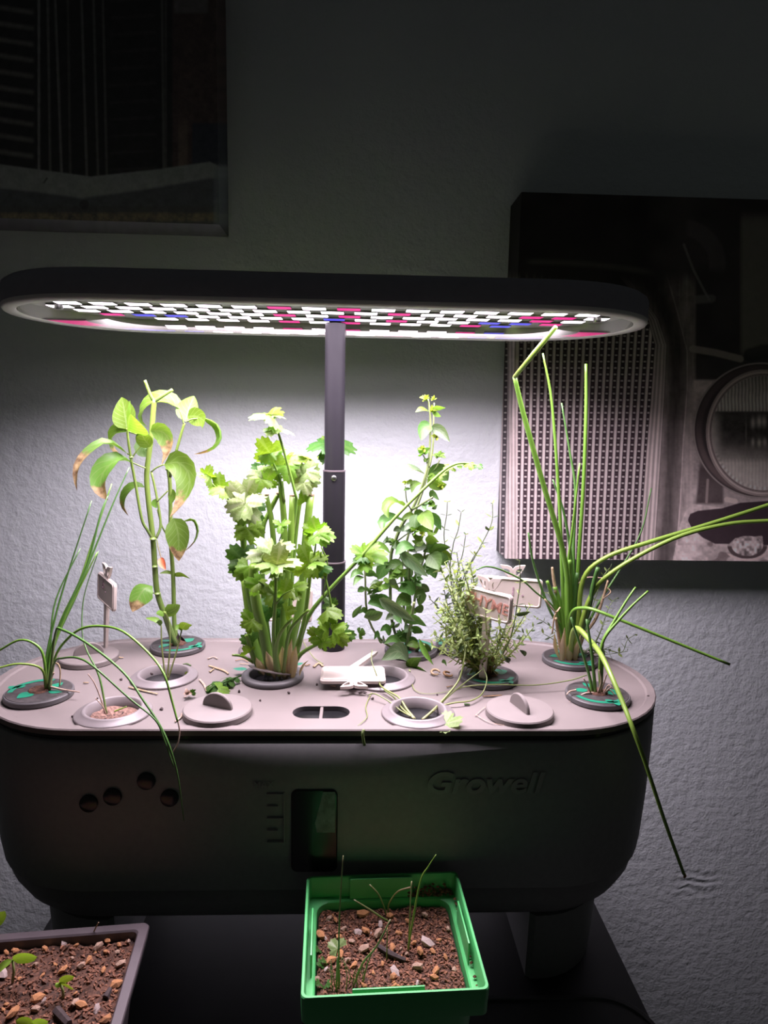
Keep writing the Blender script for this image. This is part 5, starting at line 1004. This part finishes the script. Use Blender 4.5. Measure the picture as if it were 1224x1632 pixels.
scrap([(334, 1070), (341, 1065)], Z1, (5, 3), 'straw', 'short tan chip beside the split stem scrap')
scrap([(318, 1082), (325, 1090), (329, 1100)], Z1, (5, 4), 'straw_pink', 'pale curled scrap left of the wilted leaf pile')
scrap([(205, 1094), (225, 1099), (251, 1105)], Z1, (4, 5, 4), 'straw', 'long flat straw in front of the clear pod with three seedlings')
scrap([(279, 1149), (288, 1142), (290, 1136)], Z1, (4, 4), 'straw_pink', 'pink scrap touching the left front pod lid')
scrap([(186, 1045), (191, 1047), (197, 1047)], Z1, (5, 3), 'straw', 'tan chip beside the back left pod lid')
scrap([(133, 1087), (141, 1087)], Z1, (4, 4), 'straw', 'tan speck behind the dry soil pod')
scrap([(375, 1052), (386, 1050), (396, 1054)], Z1, (3, 2), 'husk', 'thin brown scrap left of the cilantro pod')
scrap([(382, 1057), (400, 1058), (412, 1060)], Z1, (2.4, 2), 'straw', 'thin straw close to the cilantro pod')
scrap([(302, 1063), (308, 1070), (314, 1076)], Z1, (5, 4), 'straw', 'tan flake right of the three-seedling pod')
scrap([(245, 1062), (250, 1058), (256, 1060)], Z1, (6, 5), 'husk', 'brown flake behind the three-seedling pod')
scrap([(292, 1058), (298, 1057), (304, 1060)], Z1, (4, 4), 'oreg', 'green flake behind the three-seedling pod')
scrap([(486, 1060), (494, 1058)], Z1, (4, 4), 'husk', 'small brown flake right of the cilantro pod')
scrap([(500, 1062), (508, 1056), (515, 1061)], Z1, (6, 5), 'straw', 'tan crumpled flake behind the fallen sign')
scrap([(527, 1092), (535, 1093)], Z1, (6, 5), 'straw_pink', 'pale chip in front of the fallen sign')
scrap([(572, 1103), (578, 1101), (584, 1103)], Z1, (5, 4), 'darkbit', 'dark flake in front of the fallen sign')
scrap([(712, 1094), (722, 1092)], Z1, (4, 3), 'husk', 'brown chip right of the two curled husks')
scrap([(770, 1109), (786, 1108), (800, 1107)], Z1, (4, 5, 3), 'husk', 'brown shred in front of the thyme pod')
scrap([(740, 1121), (749, 1122)], Z1, (6, 5), 'oreg', 'green crumb near the front right pods')
scrap([(366, 1113), (378, 1115)], Z1, (4, 3), 'husk', 'brown shred in front of the wilted leaf pile')
scrap([(352, 1107), (357, 1108)], Z1, (5, 4), 'oreg', 'green crumb in front of the wilted leaf pile')
scrap([(758, 1138), (780, 1150), (812, 1156), (836, 1154)], Z1, (1.8, 1.6), 'straw_pink', 'thin root hair curling round the right front lid')
scrap([(757, 1140), (775, 1125), (800, 1115), (850, 1120)], Z1, (1.6, 1.4), 'straw_pink', 'thin root hair behind the right front lid')
scrap([(592, 1103), (583, 1125), (585, 1142), (570, 1156)], Z1, (2, 1.6), 'thread', 'fine green thread lying right of the water inlet')
scrap([(643, 1072), (655, 1080), (660, 1098), (680, 1105), (710, 1102), (735, 1095)], Z1, (2, 1.8), 'thread', 'dark green looping thread in front of the oregano')
scrap([(482, 1012), (484, 1024), (500, 1048), (515, 1058)], [0.008, 0.006, 0.002, Z1], (1.8, 1.6), 'thread', 'fine tendril hanging behind the fallen sign')
for i, (x, y) in enumerate([(694, 1073), (714, 1076)]):
    c = PZ(x, y, 0.0012); g = G(); pts = [c+Vector((0.0027*math.cos(a+i), 0.0026*math.sin(a+i), 0.0008*(1+math.sin(a)))) for a in np.linspace(0, 5.4, 14)]
    g.tube(pts, [0.0006, 0.0010, 0.0005], 6); solo('seed_husk', g, M['husk' if i else 'straw'], ['tan curled husk just right of the oregano leaves', 'brown curled husk between oregano and thyme'][i], 'husk', sm='all')
bits = [(193, 1083), (155, 1113), (147, 1123), (135, 1131), (115, 1142), (183, 1039), (257, 1130), (460, 1104), (415, 1116), (376, 1129), (381, 1102), (505, 1091), (594, 1113), (697, 1107), (604, 1101), (477, 1066), (1033, 1110), (212, 1115), (242, 1074), (238, 1066)]
cm = None
for i, (x, y) in enumerate(bits):
    c = PZ(x, y, 0.0006)
    if cm is None:
        bm = bmesh.new(); bmesh.ops.create_icosphere(bm, subdivisions=1, radius=0.0011)
        for v in bm.verts: v.co *= random.uniform(0.7, 1.15)
        cm = solo('soil_crumb', G().bm(bm, Matrix.Translation(c)), M['darkbit'], 'tiny dark crumb of soil lying loose on the grey deck', 'soil crumb', 'dark crumbs scattered on the deck', sm=False, loc=c)
    else:
        o = cm.copy(); COL.objects.link(o); o.location = c+Vector((0, 0, ZO)); o.rotation_euler = (i, i*2.1, i*0.7); s_ = random.uniform(0.6, 1.2); o.scale = (s_, s_, s_*0.8)
# wilted leaf pile, flower head, loose leaf
wl = thing('wilted_leaf_pile', 'dark green wilted cilantro leaf crumpled on the deck left of its pod', 'plant litter', PZ(360, 1092, 0))
for c, t_, s_, m in (((350, 1094), (330, 1102), 30, 'cil_dark'), ((348, 1098), (364, 1100), 26, 'cil'), ((345, 1092), (338, 1082), 24, 'cil_dark'), ((358, 1086), (368, 1078), 22, 'cil_dark'), ((366, 1082), (378, 1077), 20, 'cil_dark'), ((352, 1088), (356, 1094), 20, 'cil_dark'), ((370, 1080), (364, 1088), 18, 'cil_dark'), ((340, 1090), (350, 1084), 20, 'cil_dark')):
    C3 = PZ(*c, 0.004); T3 = PZ(*t_, 0.0025); part('leaf', G().fan(C3, T3-C3, (random.uniform(-.3, .3), random.uniform(-.5, 0), 1), px(s_*0.8, C3.y), 0.5 if m == 'cil_dark' else 0.2, seed=int(c[0])), M[m], wl, sm='all')
part('stalk', G().tube([PZ(343, 1094, 0.003), PZ(360, 1086, 0.005), PZ(384, 1077, 0.003)], [0.0008, 0.0005], 6), M['cil_dark'], wl)
fh = thing('fallen_flower', 'crumpled pale flower head behind the left front lid', 'plant litter', PZ(300, 1110, 0))
cluster(fh, (299, 1106), PZ(299, 1108, 0.002).y, 9, 16, M['straw_pink'], 91); cluster(fh, (306, 1105), PZ(306, 1108, 0.002).y, 7, 8, M['cil_dark'], 92)
ll = thing('fallen_leaf', 'yellow-green toothed leaf lying right of the front seedling pod', 'plant litter', PZ(725, 1152, 0))
C3 = PZ(711, 1152, 0.0015); T3 = PZ(740, 1150, 0.004); part('leaf', G().fan(C3, T3-C3, (0, -0.35, 1), 0.0100, -0.1, seed=4), M['cil_pale'], ll, sm='all')
solo('dry_stem', G().tube(smooth([Vector(p) for p in (PZ(580, 1163, 0.0012), PY(578, 1169, -0.0785), PY(579, 1178, -0.0788), PY(581, 1188, -0.0787))], 4), [0.0008, 0.0008], 6), M['cil_pale'], 'short pale stem hanging over the front lip of the deck', 'plant litter', sm='all')

# ================================================================== POTS IN FRONT
def rock_mesh(name, m, seed):
    rnd = random.Random(seed); bm = bmesh.new(); bmesh.ops.create_icosphere(bm, subdivisions=1, radius=1.0)
    for v in bm.verts: v.co *= rnd.uniform(0.72, 1.18)
    bmesh.ops.transform(bm, matrix=Matrix.Diagonal((1.0, 0.75, 0.6, 1)), verts=bm.verts)
    me = bpy.data.meshes.new(name); bm.to_mesh(me); bm.free(); me.materials.append(m); return me
ROCKS = [rock_mesh('pebble', M[m], i) for i, m in enumerate(['stone_orange', 'stone_orange', 'stone_tan', 'stone_orange', 'stone_pale', 'stone_orange', 'stone_tan'])]
def soil_fill(parent, c, rot, hx, hy, z, seed, amp=0.0018):
    rnd = random.Random(seed); n = 56; g = G(); V = []; cr, sr = math.cos(rot), math.sin(rot)
    def hgt(x, y): return z + amp*(noise.noise(Vector((x*90, y*90, seed)))+0.6*noise.noise(Vector((x*260, y*260, seed))))
    W = lambda x, y: (c[0]+x*cr-y*sr, c[1]+x*sr+y*cr)
    for j in range(n+1):
        for i in range(n+1):
            x, y = -hx+2*hx*i/n, -hy+2*hy*j/n; V.append(Vector((*W(x, y), hgt(x, y)+rnd.uniform(-.0003, .0003))))
    part('soil', g.add(V, [(j*(n+1)+i, j*(n+1)+i+1, (j+1)*(n+1)+i+1, (j+1)*(n+1)+i) for j in range(n) for i in range(n)]), M['soil'], parent, sm=False)
    g = G()
    for i in range(4500):
        x, y = rnd.uniform(-hx, hx)*0.98, rnd.uniform(-hy, hy)*0.98; r = rnd.uniform(0.00025, 0.0008)*(1.6 if rnd.random() < 0.1 else 1); p = Vector((*W(x, y), hgt(x, y)+r*0.4))
        a = Vector((rnd.uniform(-1, 1), rnd.uniform(-1, 1), rnd.uniform(-.5, .5))).normalized(); b_ = a.orthogonal().normalized(); c_ = a.cross(b_); e = rnd.uniform(1, 2.2)
        g.add([p+a*r*e, p-a*r*e, p+b_*r, p-b_*r, p+c_*r, p-c_*r], [(0, 2, 4), (2, 1, 4), (1, 3, 4), (3, 0, 4), (2, 0, 5), (1, 2, 5), (3, 1, 5), (0, 3, 5)])
    part('soil_crumbs', g, M['crumb'], parent, sm=False, kind='stuff')
    return hgt, W
def pebble(parent, p, r, i):
    o = bpy.data.objects.new('pebble', ROCKS[i % len(ROCKS)]); COL.objects.link(o); o.parent = parent; o.location = p-BASE[parent.name]
    o.rotation_euler = (i*0.37 % 0.8, i*0.61 % 0.7, i*1.7 % 6.28); s_ = r; o.scale = (s_*1.15, s_, s_); return o
def pz_soil(W, q, z): return PZ(q[0], q[1], z)

# green square pot
GC, GR, RZ = (0.0352, -0.1230), math.radians(2.4), -0.0795
gp = thing('green_seedling_pot', 'square green plastic pot with grassy seedlings in gritty soil', 'plant pot', (*GC, TZ))
def gq(h, r, z, dx=0): return rrect(h, h*0.955, r, z, GC, GR)
g = G().loft([gq(0.0412, 0.003, RZ-0.013), gq(0.0416, 0.003, RZ-0.0006), gq(0.0413, 0.003, RZ), gq(0.0402, 0.0025, RZ), gq(0.0399, 0.0025, RZ-0.0006), gq(0.0396, 0.0025, RZ-0.0115), gq(0.0366, 0.008, RZ-0.0115), gq(0.0358, 0.008, RZ-0.0122), gq(0.0350, 0.008, RZ-0.024)], False, False)
part('pot_collar', g, M['greenpot'], gp, sm=35)
part('pot_body', G().loft([gq(0.0300, 0.006, TZ+0.0004), gq(0.0365, 0.007, RZ-0.0135), gq(0.0412, 0.003, RZ-0.0130)], True, False), M['greenpot'], gp, sm=35)
cr, sr = math.cos(GR), math.sin(GR); MG = Matrix.Translation(Vector((GC[0], GC[1], 0))) @ Matrix.Rotation(GR, 4, 'Z')
for lo, hi in (((-0.018, 0.0352, RZ-0.0113), (0.016, 0.0360, RZ+0.0002)), ((-0.019, -0.0366, RZ-0.0113), (0.013, -0.0358, RZ+0.0002)), ((0.0372, -0.013, RZ-0.0113), (0.0380, 0.016, RZ+0.0002)), ((-0.0380, -0.016, RZ-0.0113), (-0.0372, 0.015, RZ+0.0002))):
    part('clip_panel', G().box(lo, hi, 0.0002, MG), M['greenpot'], gp, sm=30)
hg, Wg = soil_fill(gp, GC, GR, 0.0348, 0.0330, RZ-0.0165, 3)
rnd = random.Random(12)
spots = [((577, 1456), 9), ((621, 1459), 8.5), ((525, 1463), 6), ((535, 1466), 4), ((570, 1485), 7), ((583, 1482), 7), ((603, 1487), 9), ((510, 1489), 8), ((541, 1493), 8), ((548, 1480), 6), ((625, 1511), 7), ((681, 1502), 11), ((670, 1515), 8), ((580, 1512), 9), ((543, 1519), 7), ((527, 1529), 8), ((555, 1530), 7), ((564, 1538), 6), ((630, 1549), 9), ((628, 1556), 7), ((665, 1540), 9), ((695, 1546), 7), ((692, 1556), 6), ((724, 1545), 5), ((628, 1571), 5), ((607, 1473), 5), ((636, 1487), 5), ((677, 1458), 6), ((660, 1502), 5), ((690, 1515), 5), ((505, 1560), 5), ((580, 1570), 5), ((665, 1568), 5), ((650, 1468), 4), ((714, 1480), 5), ((700, 1498), 4), ((610, 1535), 4), ((560, 1500), 5), ((595, 1550), 4), ((520, 1545), 4), ((710, 1525), 4), ((648, 1520), 4)]
for i, (q, r) in enumerate(spots): p = PZ(q[0], q[1], RZ-0.0150); pebble(gp, p, px(r*1.25, p.y), i)
for i in range(24):
    x, y = rnd.uniform(-0.033, 0.033), rnd.uniform(-0.03, 0.03); pebble(gp, Vector((*Wg(x, y), hg(x, y)+0.0006)), rnd.uniform(0.0007, 0.0013), i+3)
g = G()
for i in range(160):      # dirt caught in the far right corner of the collar
    p = Vector((rnd.uniform(0.014, 0.038), rnd.uniform(0.0345, 0.0372), RZ-0.0112+rnd.uniform(0, 0.007)*rnd.random())); r = rnd.uniform(0.0004, 0.0011)
    if rnd.random() < 0.3: p = Vector((rnd.uniform(0.0385, 0.0392), rnd.uniform(-0.036, 0.035), RZ-0.011+rnd.uniform(0, 0.002)))
    p = MG @ p; g.add([p+Vector((r*1.5, 0, 0)), p-Vector((r, 0, 0)), p+Vector((0, r, 0)), p-Vector((0, r, 0)), p+Vector((0, 0, r)), p-Vector((0, 0, r))], [(0, 2, 4), (2, 1, 4), (1, 3, 4), (3, 0, 4), (2, 0, 5), (1, 2, 5), (3, 1, 5), (0, 3, 5)])
part('corner_dirt', g, M['crumb'], gp, sm=False, kind='stuff')
def SH(q, z): return PZ(q[0], q[1], z)
def shoot(parent, base, pxs, w_, m='shoot', zs=RZ-0.0165, dy=0.0):
    b0 = SH(base, zs); pts = [b0]+[PY(x, y, b0.y+dy*(i+1)/len(pxs)) for i, (x, y) in enumerate(pxs)]
    part('seedling', G().tube(smooth(pts, 4), [px(q, b0.y)/2 for q in w_], 5), M[m], parent, sm='all')
shoot(gp, (540, 1578), [(540, 1530), (541, 1464), (544, 1410), (547, 1364)], (3.5, 3.2, 2.6, 2))
shoot(gp, (617, 1464), [(612, 1445), (603, 1425), (589, 1410)], (2.6, 2.6)); shoot(gp, (619, 1460), [(620, 1440), (634, 1421), (655, 1414)], (2.6, 3.2), 'chive_tan')
shoot(gp, (651, 1510), [(653, 1470), (654, 1442), (656, 1405)], (3, 2.4)); shoot(gp, (650, 1516), [(656, 1478), (670, 1405), (682, 1382), (695, 1362)], (4, 4, 3, 1.6), 'chive_y')
shoot(gp, (562, 1575), [(578, 1535), (600, 1508), (622, 1466)], (3.5, 4, 3)); shoot(gp, (577, 1570), [(586, 1535), (595, 1512)], (3, 2)); shoot(gp, (622, 1470), [(608, 1462), (590, 1450), (564, 1434)], (3, 4, 2)); shoot(gp, (616, 1530), [(617, 1505), (617, 1480)], (2.6, 2)); shoot(gp, (536, 1580), [(537, 1550), (538, 1525)], (4, 3))
for i in range(12): x = rnd.uniform(525, 580); shoot(gp, (x, rnd.uniform(1560, 1582)), [(x+rnd.uniform(-4, 4), 1555), (x+rnd.uniform(-8, 8), rnd.uniform(1525, 1548))], (2.2, 1.4))
C3 = PZ(538, 1512, RZ-0.0135); T3 = PZ(522, 1496, RZ-0.012); part('leaf', G().fan(C3, T3-C3, (0, -0.7, 0.7), 0.0062, 0.1, seed=2), M['cil_pale'], gp, sm='all')
part('twig', G().tube([PZ(603, 1508, RZ-0.0148), PZ(622, 1520, RZ-0.014), PZ(646, 1530, RZ-0.0148)], [0.0012, 0.0014, 0.0009], 6), M['darkbit'], gp)
for q in ((512, 1535), (518, 1530), (508, 1512), (520, 1568), (510, 1566)): C3 = PZ(*q, RZ-0.0145); part('leaf', G().fan(C3, Vector((random.uniform(-1, 1), -0.6, 0.3)), (0, -0.5, 0.8), 0.0028, 0.1, seed=q[0]), M['cil_dark'], gp, sm='all')

# brown-black square pot at the left corner
BR, BZ = math.radians(5.5), -0.0900
cor = PZ(240, 1469, BZ); HB = 0.056
BC = (cor.x - (HB*math.cos(BR)-HB*math.sin(BR)), cor.y - (HB*math.sin(BR)+HB*math.cos(BR)))
bp = thing('black_seedling_pot', 'square brown-black plastic pot with round green seedlings, lower left corner', 'plant pot', (*BC, TZ))
def bq(h, r, z): return rrect(h, h, r, z, BC, BR)
part('pot_body', G().loft([bq(0.041, 0.005, TZ+0.0004), bq(0.051, 0.004, BZ-0.006), bq(0.0552, 0.0035, BZ-0.006), bq(0.056, 0.0035, BZ-0.0008), bq(0.0556, 0.0035, BZ), bq(0.0515, 0.003, BZ), bq(0.0508, 0.003, BZ-0.0008), bq(0.0500, 0.003, BZ-0.014)], True, False), M['blackpot'], bp, sm=35)
hb, Wb = soil_fill(bp, BC, BR, 0.0500, 0.0500, BZ-0.0055, 9, 0.0016)
spots = [((44, 1500), 6), ((98, 1500), 6), ((104, 1503), 6), ((72, 1511), 6), ((157, 1508), 8), ((171, 1498), 6), ((169, 1516), 5), ((130, 1538), 8), ((141, 1530), 6), ((198, 1491), 4), ((211, 1490), 4), ((192, 1536), 8), ((165, 1545), 5), ((185, 1567), 9), ((57, 1537), 6), ((100, 1546), 7), ((5, 1550), 9), ((60, 1590), 9), ((57, 1608), 8), ((22, 1612), 10), ((130, 1600), 9), ((120, 1598), 7), ((168, 1625), 9), ((155, 1608), 7), ((25, 1515), 5), ((115, 1527), 4), ((122, 1506), 4), ((190, 1505), 4), ((187, 1517), 4), ((88, 1537), 4), ((70, 1595), 5), ((10, 1518), 4), ((205, 1500), 4)]
for i, (q, r) in enumerate(spots): p = PZ(q[0], q[1], BZ-0.0040); pebble(bp, p, px(r*1.25, p.y), i+2)
for i in range(40):
    x, y = rnd.uniform(-0.048, 0.048), rnd.uniform(-0.048, 0.048); pebble(bp, Vector((*Wb(x, y), hb(x, y)+0.0006)), rnd.uniform(0.0007, 0.0014), i)
def seedling(bpx, leaves, h):
    b0 = PZ(*bpx, BZ-0.005); top = PY(*h, b0.y); part('seedling', G().tube([b0, b0.lerp(top, 0.5)+Vector((0.0006, 0, 0)), top], [0.0007, 0.0005], 6), M['thread'], bp, sm='all')
    for tip, w_, tw in leaves:
        pts = [top, top.lerp(PY(*tip, b0.y-0.002), 0.5)+Vector((0, 0, 0.0008)), PY(*tip, b0.y-0.002)]; T = (pts[-1]-pts[0]).normalized(); S = Matrix.Rotation(math.radians(tw), 3, T) @ T.cross(FW).normalized()
        part('leaf', G().leaf(pts, px(w_, b0.y), S, 0.2, 'round', 8), M['sprout'], bp, sm='all')
seedling((20, 1565), [((59, 1525), 24, 15), ((-8, 1552), 14, 40)], (20, 1530)); seedling((101, 1590), [((118, 1556), 15, 10), ((92, 1575), 12, 10), ((118, 1577), 13, 30)], (95, 1566)); seedling((52, 1650), [((25, 1627), 20, 10), ((77, 1628), 20, 10)], (52, 1634)); seedling((-12, 1490), [((8, 1452), 18, 10), ((-25, 1465), 14, 20)], (-6, 1476))
part('twig', G().tube([PZ(90, 1610, BZ-0.004), PZ(110, 1632, BZ-0.003)], [0.002, 0.0016], 6), M['darkbit'], bp); part('twig', G().tube([PZ(168, 1590, BZ-0.004), PZ(176, 1575, BZ-0.003)], [0.0016, 0.001], 6), M['darkbit'], bp)
part('dry_stem', G().tube([PZ(146, 1491, BZ-0.004), PY(152, 1480, -0.112), PY(157, 1470, -0.112)], [0.0004, 0.0003], 5), M['straw'], bp)

# dark tray in front of the right foot
def trq(ins, z): return rrect(0.0625-ins, 0.0910-ins, 0.030-ins*0.6, z, (0.1310, -0.1565), 0, 8)
solo('tray', G().loft([trq(0.003, TZ+0.0003), trq(0.0, TZ+0.003), trq(0.0, TZ+0.0072), trq(0.0008, TZ+0.0080), trq(0.003, TZ+0.0080), trq(0.0038, TZ+0.0072)]), M['tray'], 'low dark tray with rounded corners lying on the table right of the green pot', 'tray', sm=35)
